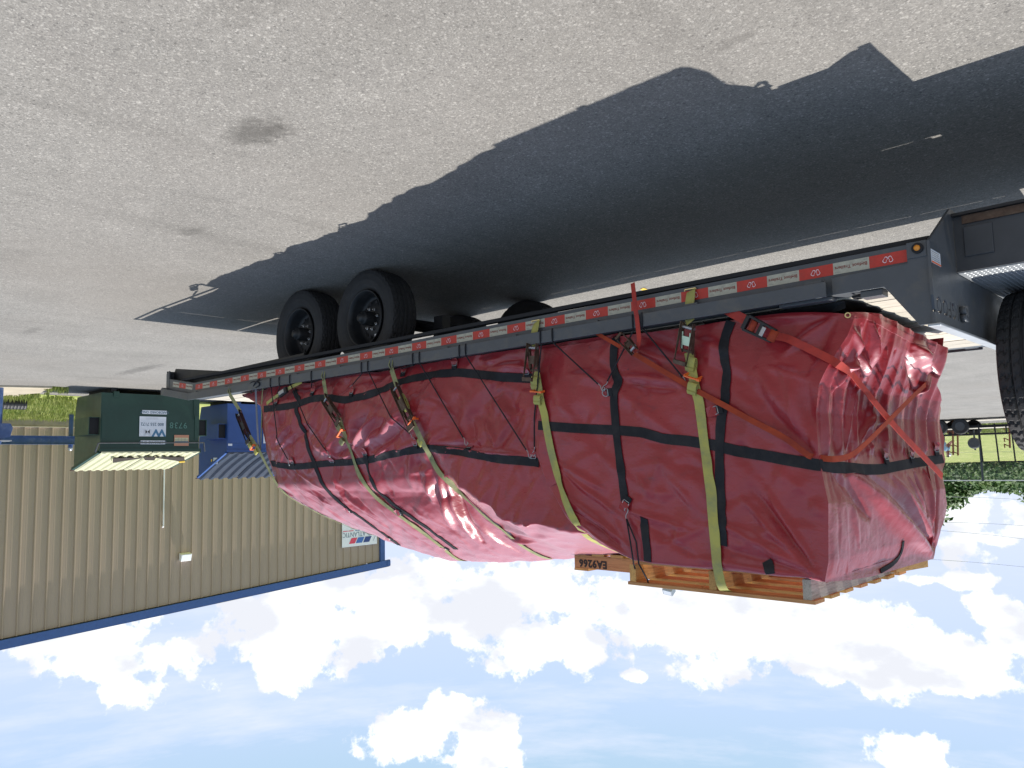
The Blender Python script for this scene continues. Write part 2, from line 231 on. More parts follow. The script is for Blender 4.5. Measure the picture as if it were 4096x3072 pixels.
MT = dict(
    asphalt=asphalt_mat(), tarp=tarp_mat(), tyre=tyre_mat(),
    grey=mat('grey_trailer_paint', (.072, .080, .090), .40, var=.12, vscale=5, bump=.05, bscale=300, dirt=(.14, .125, .10), dscale=9, dfac=.55),
    greyd=mat('dark_grey_paint', (.05, .055, .062), .45, var=.15, dirt=(.10, .09, .075), dscale=4, dfac=.4),
    black=mat('black_steel', (.010, .011, .013), .5, var=.2, dirt=(.07, .06, .05), dscale=5, dfac=.3),
    blackm=mat('matt_black', (.012, .012, .014), .8),
    tred=mat('red_reflective_tape', (.50, .035, .024), .38, var=.12, vscale=30, dirt=(.28, .06, .045), dscale=22, dfac=.45), twhite=mat('white_reflective_tape', (.43, .42, .34), .4, var=.1, vscale=30, dirt=(.24, .21, .17), dscale=22, dfac=.5),
    ink=mat('brown_red_ink', (.22, .055, .04), .5), foot=mat('white_pink_ink', (.8, .68, .74), .5), grink=mat('grey_ink', (.32, .32, .30), .5),
    plank=wood_mat('grey_deck_wood', (.50, .465, .39), (.30, .27, .22), 0), zinc=mat('zinc_steel', (.42, .43, .44), .42, metal=.9, var=.15, vscale=20),
    rusty=mat('rusty_brown_steel', (.10, .062, .042), .55, metal=.4, var=.35, vscale=30, bump=.3, dirt=(.22, .17, .12), dscale=25, dfac=.5),
    brass=mat('brass_eyelet', (.75, .6, .3), .3, metal=.9), green_zinc=mat('pale_green_zinc', (.50, .58, .44), .32, metal=.75, var=.1),
    webblack=webbing_mat('black_webbing', (.013, .014, .018), (.03, .029, .031)), yellow=webbing_mat('yellow_webbing', (.43, .40, .105), (.27, .28, .13)),
    yellowd=webbing_mat('grimy_yellow_webbing', (.30, .30, .14), (.13, .14, .08)), redweb=webbing_mat('red_webbing', (.46, .050, .035), (.30, .04, .035)), orangeweb=webbing_mat('orange_webbing', (.36, .052, .018), (.24, .034, .02)),
    greyweb=webbing_mat('grey_webbing', (.22, .23, .27), (.13, .14, .17)), cordm=webbing_mat('black_cord', (.012, .012, .016), (.035, .035, .04)), orange=mat('orange_plastic', (.95, .17, .03), .4),
    pal=wood_mat('yellow_pine', (.55, .32, .10), (.32, .15, .04), 0), paly=wood_mat('yellow_pine_cross', (.52, .30, .10), (.30, .14, .04), 1), palg=wood_mat('weathered_pine', (.40, .37, .31), (.20, .17, .13), 1), palo=wood_mat('orange_pine', (.52, .27, .11), (.34, .14, .05), 0),
    stencil=mat('black_stencil_ink', (.03, .02, .015), .7),
    diamond=None, galv=mat('pale_galvanised', (.42, .44, .46), .4, metal=.6, var=.15),
    wall=mat('tan_siding', (.38, .297, .225), .42, var=.05, vscale=1.5, dirt=(.34, .27, .20), dscale=.8, dfac=.35, stretch=(1, 1, .25)), wallt=mat('tan_trim', (.52, .45, .35), .45), found=mat('concrete_base', (.36, .30, .23), .85, var=.15, vscale=6, bump=.2),
    blue=mat('blue_metal_trim', (.03, .085, .26), .4, var=.1), bluep=mat('blue_pipe_paint', (.045, .09, .22), .35, var=.15, dirt=(.3, .33, .4), dscale=9, dfac=.3),
    white=mat('white_paint', (.78, .79, .80), .4), whitep=mat('white_sticker', (.70, .73, .78), .45, var=.06, vscale=10),
    dgreen=mat('dark_green_steel', (.010, .046, .033), .38, var=.12, vscale=2, bump=.12, bscale=5, dirt=(.03, .07, .055), dscale=5, dfac=.4),
    dgreens=mat('faded_green_steel', (.05, .085, .055), .35, var=.25, vscale=3, bump=.3, bscale=4, dirt=(.16, .15, .09), dscale=2.2, dfac=.35),
    dblue=mat('blue_steel', (.022, .075, .26), .38, var=.12, vscale=2, bump=.12, bscale=5, dirt=(.05, .10, .25), dscale=4, dfac=.4),
    cream=mat('cream_plastic_lid', (.58, .57, .37), .38, var=.06, vscale=4, bump=.05, bscale=12), darklid=mat('dark_plastic_lid', (.03, .035, .05), .3, var=.2, vscale=5),
    pit=mat('dark_interior', (.03, .022, .016), .9), ylab=mat('yellow_paint', (.75, .5, .05), .5), peach=mat('peach_label', (.55, .26, .16), .6), labp=mat('cream_label', (.55, .52, .33), .6),
    navy=mat('navy_ink', (.025, .05, .2), .5), mblue=mat('mid_blue_ink', (.05, .14, .42), .5), sred=mat('sign_red_ink', (.62, .06, .11), .5), slate=mat('slate_ink', (.10, .16, .22), .5), steelblue=mat('steel_blue_ink', (.07, .19, .32), .5), faint=mat('faint_ink', (.58, .61, .66), .5), chalk=mat('chalk_line', (.12, .24, .2), .9),
    corr=mat('black_corrugated_plastic', (.02, .021, .024), .45), conc=mat('pale_concrete', (.42, .37, .28), .85, var=.18, vscale=1.2, bump=.15, dirt=(.25, .21, .15), dscale=1.6, dfac=.5),
    rustpost=mat('rust_red_post', (.17, .06, .03), .8, var=.3), fencem=mat('dark_fence_coating', (.035, .045, .055), .5), fencerail=mat('pale_fence_rail', (.35, .38, .40), .5),
    skin=mat('skin', (.42, .24, .17), .6), shirt=mat('light_blue_cloth', (.30, .48, .62), .8), trousers=mat('dark_cloth', (.025, .026, .032), .9), hair=mat('black_hair', (.01, .01, .01), .6),
    amber=mat('amber_lens', (.75, .28, .03), .2), soil=mat('bare_gravel', (.42, .39, .33), .9, var=.25, vscale=1.5), lampglass=mat('lamp_lens', (.8, .82, .85), .2), bark=mat('tree_bark', (.09, .065, .045), .9, var=.3, vscale=12))

def leaf_mat():
    m = bpy.data.materials.new('foliage'); m.use_nodes = True; t = m.node_tree; b = t.nodes['Principled BSDF']; L = t.links.new
    g = N(t, 'ShaderNodeTexCoord'); n = N(t, 'ShaderNodeTexNoise'); n.inputs['Scale'].default_value = .9; n.inputs['Detail'].default_value = 5; L(g.outputs['Object'], n.inputs[0])
    L(ramp(t, n.outputs[0], [(.3, (.035, .08, .018)), (.5, (.075, .15, .03)), (.7, (.16, .23, .05))]), b.inputs['Base Color']); b.inputs['Roughness'].default_value = .6
    return m
def grass_mat():
    m = bpy.data.materials.new('grass'); m.use_nodes = True; t = m.node_tree; b = t.nodes['Principled BSDF']; L = t.links.new
    g = N(t, 'ShaderNodeTexCoord'); n = N(t, 'ShaderNodeTexNoise'); n.inputs['Scale'].default_value = 1.3; n.inputs['Detail'].default_value = 9; n.inputs['Roughness'].default_value = .75; L(g.outputs['Object'], n.inputs[0])
    L(ramp(t, n.outputs[0], [(.25, (.14, .20, .035)), (.42, (.25, .31, .07)), (.58, (.36, .38, .13)), (.75, (.50, .46, .26))]), b.inputs['Base Color']); b.inputs['Roughness'].default_value = .85
    return m
def diamond_mat():
    m = bpy.data.materials.new('diamond_plate'); m.use_nodes = True; t = m.node_tree; b = t.nodes['Principled BSDF']
    b.inputs['Base Color'].default_value = (.30, .32, .34, 1); b.inputs['Roughness'].default_value = .38; b.inputs['Metallic'].default_value = .35
    return m
MT['leaf'] = leaf_mat(); MT['grass'] = grass_mat(); MT['diamond'] = diamond_mat()

# ------------------------------------------------------------------ object helpers
COL = scn.collection
def empty(name, label, cat, loc=(0, 0, 0), group=None):
    o = bpy.data.objects.new(name, None); COL.objects.link(o); o.location = loc; o['label'] = label; o['category'] = cat
    if group: o['group'] = group
    return o
def tag(o, label=None, cat=None, group=None, kind=None):
    if label: o['label'] = label
    if cat: o['category'] = cat
    if group: o['group'] = group
    if kind: o['kind'] = kind
    return o
class MB:
    def __init__(s): s.v = []; s.f = []
    def add(s, vs, fs):
        b = len(s.v); s.v += [tuple(v) for v in vs]; s.f += [tuple(b+i for i in f) for f in fs]; return s
    def box(s, x0, x1, y0, y1, z0, z1, mtx=None):
        vs = [(x, y, z) for x in (x0, x1) for y in (y0, y1) for z in (z0, z1)]
        if mtx is not None: vs = [tuple(mtx @ Vector(v)) for v in vs]
        return s.add(vs, [(0, 1, 3, 2), (4, 6, 7, 5), (0, 4, 5, 1), (2, 3, 7, 6), (0, 2, 6, 4), (1, 5, 7, 3)])
    def bar(s, a, b, w, h, up=(0, 0, 1)):
        a = Vector(a); b = Vector(b); t = (b-a).normalized(); u = Vector(up); sd_ = t.cross(u)
        if sd_.length < 1e-4: sd_ = t.cross(Vector((1, 0, 0)))
        sd_.normalize(); u = sd_.cross(t).normalized(); vs = []
        for p in (a, b):
            for i, j in ((-1, -1), (1, -1), (1, 1), (-1, 1)): vs.append(p+sd_*i*w/2+u*j*h/2)
        return s.add(vs, [(0, 1, 2, 3), (7, 6, 5, 4), (0, 4, 5, 1), (1, 5, 6, 2), (2, 6, 7, 3), (3, 7, 4, 0)])
    def tube(s, pts, r, n=8, cap=True, closed=False):
        pts = [Vector(p) for p in pts]; m = len(pts); rings = []; prev = None
        rr = r if isinstance(r, (list, tuple)) else [r]*m
        for i, p in enumerate(pts):
            if closed: t = pts[(i+1) % m]-pts[i-1]
            else: t = (pts[min(i+1, m-1)]-pts[max(i-1, 0)])
            t.normalize()
            if prev is None:
                a = t.orthogonal().normalized()
            else:
                a = prev-t*prev.dot(t)
                a = a.normalized() if a.length > 1e-5 else t.orthogonal().normalized()
            prev = a; b = t.cross(a)
            rings.append([p+(a*math.cos(2*math.pi*k/n)+b*math.sin(2*math.pi*k/n))*rr[i] for k in range(n)])
        vs = [v for q in rings for v in q]; fs = []
        for i in range(m if closed else m-1):
            j = (i+1) % m
            for k in range(n): fs.append((i*n+k, i*n+(k+1) % n, j*n+(k+1) % n, j*n+k))
        if cap and not closed: fs += [tuple(reversed(range(n))), tuple((m-1)*n+k for k in range(n))]
        return s.add(vs, fs)
    def prism(s, poly, axis, a, b):   # poly: 2D points in the two other axes
        def P(p, c):
            q = list(p); q.insert(axis, c); return q
        n = len(poly); vs = [P(p, a) for p in poly]+[P(p, b) for p in poly]
        return s.add(vs, [tuple(range(n)), tuple(reversed(range(n, 2*n)))]+[(i, n+i, n+(i+1) % n, (i+1) % n) for i in range(n)])
    def lathe(s, prof, center, axis, n=48, closed=False):   # prof: (radius, along)
        c = Vector(center); A = Vector(axis).normalized(); U = A.orthogonal().normalized(); V = A.cross(U); vs = []; fs = []
        for (r, h) in prof:
            for k in range(n):
                a = 2*math.pi*k/n; vs.append(c+A*h+(U*math.cos(a)+V*math.sin(a))*r)
        m = len(prof)
        for i in range(m if closed else m-1):
            j = (i+1) % m
            for k in range(n): fs.append((i*n+k, i*n+(k+1) % n, j*n+(k+1) % n, j*n+k))
        return s.add(vs, fs)
    def mesh(s, name):
        me = bpy.data.meshes.new(name); me.from_pydata(s.v, [], s.f)
        bm = bmesh.new(); bm.from_mesh(me); bmesh.ops.recalc_face_normals(bm, faces=bm.faces); bm.to_mesh(me); bm.free(); return me
    def build(s, name, m, parent=None, smooth=False, bevel=0):
        me = s.mesh(name); me.materials.append(m)
        return link(name, me, parent, smooth, bevel)
def link(name, me, parent=None, smooth=False, bevel=0):
    o = bpy.data.objects.new(name, me); COL.objects.link(o)
    if parent is not None:
        o.parent = parent; o.matrix_parent_inverse = Matrix.Translation(-Vector(parent_origin(parent)))
    if smooth:
        for p in me.polygons: p.use_smooth = True
    if bevel:
        b = o.modifiers.new('bevel', 'BEVEL'); b.width = bevel; b.segments = 2; b.limit_method = 'ANGLE'
    return o
def parent_origin(p):
    v = Vector(p.location)
    # children of an object whose own mesh is in world space keep world coordinates
    if p.parent is not None: v = Vector((0, 0, 0)) if p.type == 'MESH' else v
    return v if p.type == 'EMPTY' else Vector(p.location)
def smooth_angle(o, deg=35):
    me = o.data
    for p in me.polygons: p.use_smooth = True
    try: me.set_sharp_from_angle(angle=R(deg))
    except Exception: pass
    return o
# text as flat thick meshes
_tc = {}
def text_mesh(s, size=1.0, depth=.0, bold=.0, spacing=1.0):
    k = (s, size, depth, bold, spacing)
    if k in _tc: return _tc[k]
    c = bpy.data.curves.new('lettering', 'FONT'); c.body = s; c.size = size; c.extrude = depth; c.offset = bold; c.align_x = 'CENTER'; c.align_y = 'CENTER'; c.space_character = spacing; c.resolution_u = 3
    o = bpy.data.objects.new('lettering_tmp', c); COL.objects.link(o); bpy.context.view_layer.update()
    me = bpy.data.meshes.new_from_object(o.evaluated_get(bpy.context.evaluated_depsgraph_get())); bpy.data.objects.remove(o); _tc[k] = me; return me
def text(s, pos, right, up, size, m, parent, depth=.0006, bold=0, spacing=1.0, name='lettering', sx=1):
    me0 = text_mesh(s, size, depth, bold, spacing); key = ('m', s, size, depth, bold, spacing, m.name)
    if key not in _tc: me = me0.copy(); me.materials.clear(); me.materials.append(m); _tc[key] = me
    o = bpy.data.objects.new(name, _tc[key]); COL.objects.link(o); r = Vector(right).normalized(); u = Vector(up).normalized(); n = r.cross(u); p = Vector(pos)
    mw = Matrix(((r.x*sx, u.x, n.x, p.x), (r.y*sx, u.y, n.y, p.y), (r.z*sx, u.z, n.z, p.z), (0, 0, 0, 1)))
    if parent is not None:
        o.parent = parent; o.matrix_parent_inverse = Matrix.Translation(-Vector(parent_origin(parent)))
    o.matrix_basis = mw; return o

# ------------------------------------------------------------------ the ground
g = MB().add([(-150, -120, 0), (260, -120, 0), (260, 44, 0), (-150, 44, 0)], [(0, 1, 2, 3)]).build('asphalt_yard', MT['asphalt']); tag(g, kind='structure')
def grid_sheet(name, x0, x1, y0, y1, nx, ny, zf, m, kind='structure'):
    vs = [(x0+(x1-x0)*i/nx, y0+(y1-y0)*j/ny, 0) for j in range(ny+1) for i in range(nx+1)]; vs = [(x, y, zf(x, y)) for x, y, z in vs]
    fs = [(j*(nx+1)+i, j*(nx+1)+i+1, (j+1)*(nx+1)+i+1, (j+1)*(nx+1)+i) for j in range(ny) for i in range(nx)]
    o = MB().add(vs, fs).build(name, m, smooth=True); tag(o, kind=kind); return o
def ss(a, b, x):
    t = min(1, max(0, (x-a)/(b-a))); return t*t*(3-2*t)
def bank(x, y):
    return .0+2.75*ss(58, 92, y)+.1*math.sin(x*.13+y*.05)*ss(50, 60, y)-.02*(1 if y <= 44.01 else 0)
grid_sheet('grass_field', -160, 300, 44, 420, 60, 60, bank, MT['grass'])
def wob(n, a=.1): return [random.uniform(-a, a) for _ in range(n)]
strip = []; nn = 60
for i in range(nn+1):
    y = -40+i*60/nn; strip.append((16.35+.035*(y-2)+random.uniform(-.05, .05), y, .006)); strip.append((24.2+.05*(y-3.3), y, .006))
MB().add(strip, [(2*i, 2*i+2, 2*i+3, 2*i+1) for i in range(nn)]).build('grass_verge', MT['grass']); bpy.data.objects['grass_verge']['kind'] = 'structure'
gs = MB()
for (x0, x1, y0, y1) in [(-60, 60, 39.6, 41.2)]:
    gs.add([(x0, y0, .008), (x1, y0-2, .008), (x1, y1-2, .008), (x0, y1, .008)], [(0, 1, 2, 3)])
tag(gs.build('gravel_margin', MT['soil']), kind='structure')
# pale concrete apron at the edge of the yard, cracked in two slabs
ap = empty('concrete_apron', '', ''); del ap['label']; del ap['category']; ap['kind'] = 'structure'
MB().prism([(14.87, -4), (14.87, .25), (14.6, 1.02), (15.25, 1.06), (15.75, 1.15), (15.75, -4)], 2, .0, .035).build('slab', MT['conc'], ap)
MB().prism([(15.77, -4), (15.77, 1.14), (16.3, .95), (16.85, 1.1), (16.95, .6), (16.9, -4)], 2, .0, .030).build('slab', MT['conc'], ap)

def grass_tufts(name, pts, h, w, n, parent=None, kind='stuff', m='grass'):
    mb = MB(); rnd = random.Random(3)
    for (x, y, z, s) in pts:
        for k in range(n):
            a = rnd.uniform(0, 6.28); d = rnd.uniform(0, w)*s; bx_, by_ = x+d*math.cos(a), y+d*math.sin(a); hh = h*s*rnd.uniform(.5, 1.2); l = rnd.uniform(-.4, .4)*hh; l2 = rnd.uniform(-.4, .4)*hh; q = rnd.uniform(0, 3.14); c, s_ = math.cos(q)*.008*(1+h*8), math.sin(q)*.008*(1+h*8)
            mb.add([(bx_-c, by_-s_, z), (bx_+c, by_+s_, z), (bx_+l, by_+l2, z+hh)], [(0, 1, 2)])
    o = mb.build(name, MT[m], parent); o['kind'] = kind; return o
rnd = random.Random(5)
grass_tufts('verge_grass', [(rnd.uniform(16.5, 24.1), rnd.uniform(.6, 4.6), .006, rnd.uniform(.5, 1.3)) for _ in range(1500)], .10, .16, 12)
grass_tufts('field_grass', [(rnd.uniform(2, 16), 44+rnd.random()**1.6*22, 0, rnd.uniform(.7, 1.5)) for _ in range(1500)], .22, .5, 9)
grass_tufts('apron_weeds', [(14.75+rnd.uniform(-.1, .15), 1.06+rnd.uniform(-.06, .25), 0, .9) for _ in range(14)]+[(16.2+rnd.uniform(-.3, .6), 1.02+rnd.uniform(-.1, .3), 0, .8) for _ in range(12)], .13, .08, 14)

# ------------------------------------------------------------------ the building
WB = Vector((23.9, 3.3, 0)); wa = R(3); WD = Vector((math.sin(wa), math.cos(wa), 0)); WN = Vector((-WD.y, WD.x, 0))   # WN: towards the yard
def wp(s, z, d=0.0): return WB+WD*s+WN*d+Vector((0, 0, z))
def wall_at(x, y, off=0.0):
    d = ray(x, y); n2 = np.array([WN.x, WN.y]); b2 = np.array([WB.x+WN.x*off, WB.y+WN.y*off]); t = ((b2-CAM[:2])@n2)/(d[:2]@n2); P = CAM+d*t
    return (Vector((P[0], P[1], 0))-WB).dot(WD), P[2]
S1 = 12.36; S0 = -19.5; RID = -5.2
def eave(s):   # underside of the rake trim: shallow gable
    e = 5.94+(-.68-s)*.0527 if s > RID else 5.94+(-.68-RID)*.0527-(RID-s)*.0527
    return e
bld = empty('metal_building', 'tan ribbed metal warehouse with blue roof trim behind the dumpsters', 'building', tuple(wp(0, 0)))
panels = MB(); PW = 1.05
s = S1
while s > S0:
    s2 = max(S0, s-PW); mb = MB(); prof = []
    k = 3; p = PW/k
    for i in range(k):   # ribs: trapezoid main rib, two low stiffeners in the flat
        a = s-i*p
        prof += [(a, 0), (a-.020, .0), (a-.046, .040), (a-.070, .040), (a-.088, 0), (a-.155, 0), (a-.160, .0025), (a-.185, .0025), (a-.19, 0), (a-.25, 0), (a-.255, .0025), (a-.28, .0025), (a-.285, 0)]
    prof.append((s-k*p+.001, 0)); vs = []
    for (q, d) in prof:
        q = max(q, s2); vs += [wp(q, .26, d), wp(q, eave(q)-.02, d)]
    mb.add(vs, [(2*i, 2*i+1, 2*i+3, 2*i+2) for i in range(len(prof)-1)])
    mb.build('wall_panel', MT['wall'], bld); s = s2
    if s <= S0+.01: break
body = MB(); dp = 20.0
body.add([wp(S0, 0, -.06), wp(S1, 0, -.06), wp(S1, eave(S1), -.06), wp(RID, eave(RID), -.06), wp(S0, eave(S0), -.06), wp(S0, 0, -dp), wp(S1, 0, -dp), wp(S1, eave(S1), -dp), wp(RID, eave(RID), -dp), wp(S0, eave(S0), -dp)],
         [(0, 1, 2, 3, 4), (5, 6, 7, 8, 9), (0, 5, 6, 1), (1, 6, 7, 2), (4, 9, 5, 0), (2, 7, 8, 3), (3, 8, 9, 4)])
body.build('wall', MT['wall'], bld)
fb = MB(); fb.add([wp(S0, -.05, .03), wp(S1, -.05, .03), wp(S1, .235, .03), wp(S0, .235, .03), wp(S0, .235, -.05), wp(S1, .235, -.05)], [(0, 1, 2, 3), (3, 2, 5, 4)]).build('foundation', MT['found'], bld)
bt = MB().bar(wp(S0, .247, .03), wp(S1, .247, .03), .05, .03).build('base_trim', MT['wallt'], bld)
rk = MB()
for a, b in ((S1+.38, RID), (RID, S0-.3)):
    A, B_ = eave(a), eave(b); o_ = .11
    rk.add([wp(a, A, .0), wp(a, A, o_), wp(a, A+.245, o_), wp(a, A+.245, -.4), wp(b, B_, .0), wp(b, B_, o_), wp(b, B_+.245, o_), wp(b, B_+.245, -.4)], [(0, 1, 5, 4), (1, 2, 6, 5), (2, 3, 7, 6), (0, 4, 7, 3), (0, 3, 2, 1), (4, 5, 6, 7)])
rk.build('rake_trim', MT['blue'], bld)
MB().bar(wp(S1+.02, 0, .035), wp(S1+.02, eave(S1), .035), .22, .10, up=WN).build('corner_trim', MT['blue'], bld)
rf = MB().add([wp(S1+.4, eave(S1)+.25, .05), wp(RID, eave(RID)+.26, .05), wp(S0-.3, eave(S0)+.25, .05), wp(S0-.3, eave(S0)+.25, -dp), wp(RID, eave(RID)+.26, -dp), wp(S1+.4, eave(S1)+.25, -dp)], [(0, 1, 4, 5), (1, 2, 3, 4)]).build('roof', MT['wallt'], bld)
gt = MB().bar(wp(S1+.30, eave(S1)+.12, .12), wp(S1+.30, eave(S1)+.12, -dp), .16, .16).build('gutter', MT['blue'], bld)
# sign on the wall
sg = empty('company_sign', 'white company sign with red and blue bars high on the tan wall', 'sign', tuple(wp(11.27, 4.08, .06)))
MB().add([wp(10.44, 3.55, .045), wp(12.10, 3.55, .045), wp(12.10, 4.56, .045), wp(10.44, 4.56, .045), wp(10.44, 3.55, .07), wp(12.10, 3.55, .07), wp(12.10, 4.56, .07), wp(10.44, 4.56, .07)], [(0, 1, 2, 3), (4, 7, 6, 5), (0, 4, 5, 1), (1, 5, 6, 2), (2, 6, 7, 3), (3, 7, 4, 0)]).build('panel', MT['whitep'], sg)
SR = -WD   # reading direction (towards smaller s) seen from the yard
# seen from the yard (upright), text runs from larger s ... to smaller s
def spara(s0, z0, w, h, sk, m):
    MB().add([wp(s0, z0, .073), wp(s0-w, z0, .073), wp(s0-w+sk, z0+h, .073), wp(s0+sk, z0+h, .073)], [(0, 1, 2, 3)]).build('logo_bar', m, sg)
spara(12.02-.18, 4.24, .30, .21, -.12, MT['navy']); spara(12.02-.53, 4.24, .30, .21, -.12, MT['mblue']); spara(12.02-.87, 4.24, .28, .21, -.12, MT['sred'])
MB().bar(wp(12.03, 4.24, .073), wp(11.90, 4.45, .073), .012, .002, up=WN).build('logo_bar', MT['slate'], sg)
text('MID-ATLANTIC', wp(11.24, 4.11, .074), SR, (0, 0, 1), .245, MT['slate'], sg, spacing=1.02, sx=.92)
for s0, m in ((11.92, 'navy'), (11.62, 'mblue'), (11.30, 'mblue'), (10.98, 'sred'), (10.72, 'sred')): spara(s0, 3.955, .24, .028, -.02, MT[m])
text('ROOFING SUPPLY', wp(11.2, 3.88, .074), SR, (0, 0, 1), .085, MT['slate'], sg, spacing=1.1)
MB().lathe([(0, 0), (.13, 0)], wp(11.25, 3.70, .073), WN, 24).build('logo_bar', MT['navy'], sg)
# wall pack light
wl = empty('wall_light', 'small white floodlight fixed high on the tan wall', 'light', tuple(wp(4.34, 4.26)))
MB().add([wp(4.34+a, z, d) for a in (-.17, .17) for (d, z) in ((.04, 4.36), (.16, 4.40), (.22, 4.18), (.04, 4.14))], [(0, 1, 2, 3), (7, 6, 5, 4), (0, 4, 5, 1), (1, 5, 6, 2), (2, 6, 7, 3), (3, 7, 4, 0)]).build('housing', MT['white'], wl, bevel=.01)
MB().add([wp(4.34-.15, 4.38, .165), wp(4.34+.15, 4.38, .165), wp(4.34+.15, 4.20, .222), wp(4.34-.15, 4.20, .222)], [(0, 1, 2, 3)]).build('lens', MT['lampglass'], wl)
cd = MB().tube([wp(3.62, .3, .06), wp(3.64, 3.25, .06)], .022, 8).tube([wp(3.64, 3.25, .06), wp(3.64, 3.29, .02)], .03, 8).build('conduit_pipe', MT['white']); tag(cd, 'thin white conduit pipe running up the tan wall behind the dumpster', 'pipe')

# ------------------------------------------------------------------ blue barrier rack, corrugated pipe
br = empty('blue_pipe_barrier', 'blue steel beam barrier on round posts in front of the tan wall', 'barrier', (21, 2.7, 0))
bmx = MB()
A, B_ = Vector((21.0, 3.60+1.6, .73)), Vector((21.0, -.5, .72))
MB().bar(A, B_, .03, .19).bar(A+Vector((0, 0, .10)), B_+Vector((0, 0, .10)), .13, .015).bar(A-Vector((0, 0, .10)), B_-Vector((0, 0, .10)), .13, .015).build('beam', MT['bluep'], br)
for y in (3.33, 1.05+.3, -.6):
    MB().tube([(21.0+.1, y, .0), (21.0+.1, y, .935)], .055, 14).build('post', MT['bluep'], br, smooth=False)
    MB().lathe([(0, .06), (.03, .052), (.05, .03), (.058, 0), (.058, -.02)], (21.1, y, .935), (0, 0, 1), 14).build('post_cap', MT['galv'], br)
b2 = empty('blue_bollard', 'thick blue bollard with welded bracket at the edge of the picture', 'bollard', (15.0, .35, 0))
MB().lathe([(.085, 0), (.085, 1.0), (.06, 1.05), (0, 1.07)], (15.0, .28, 0), (0, 0, 1), 20).build('post', MT['bluep'], b2, smooth=True)
MB().prism([(.18, .66), (.48, .66), (.52, .74), (.48, .9), (.3, .95), (.18, .95)], 0, 14.93, 15.07).build('bracket', MT['bluep'], b2, bevel=.01)
MB().bar((15, .5, .965), (15, .1, .965), .2, .02).build('bracket_plate', MT['galv'], b2)
pp = MB(); prof = []
for i in range(45):
    prof += [(.116, i*.06), (.125, i*.06+.015), (.125, i*.06+.04), (.116, i*.06+.055)]
pp.lathe(prof, (17.25, 1.30, .125), (0.02, -1, 0), 20).lathe([(0, .03), (.104, .03)], (17.25, 1.30, .125), (0.02, -1, 0), 20)
tag(pp.build('drain_pipe', MT['corr']), 'black corrugated drain pipe lying on the grass verge', 'pipe')

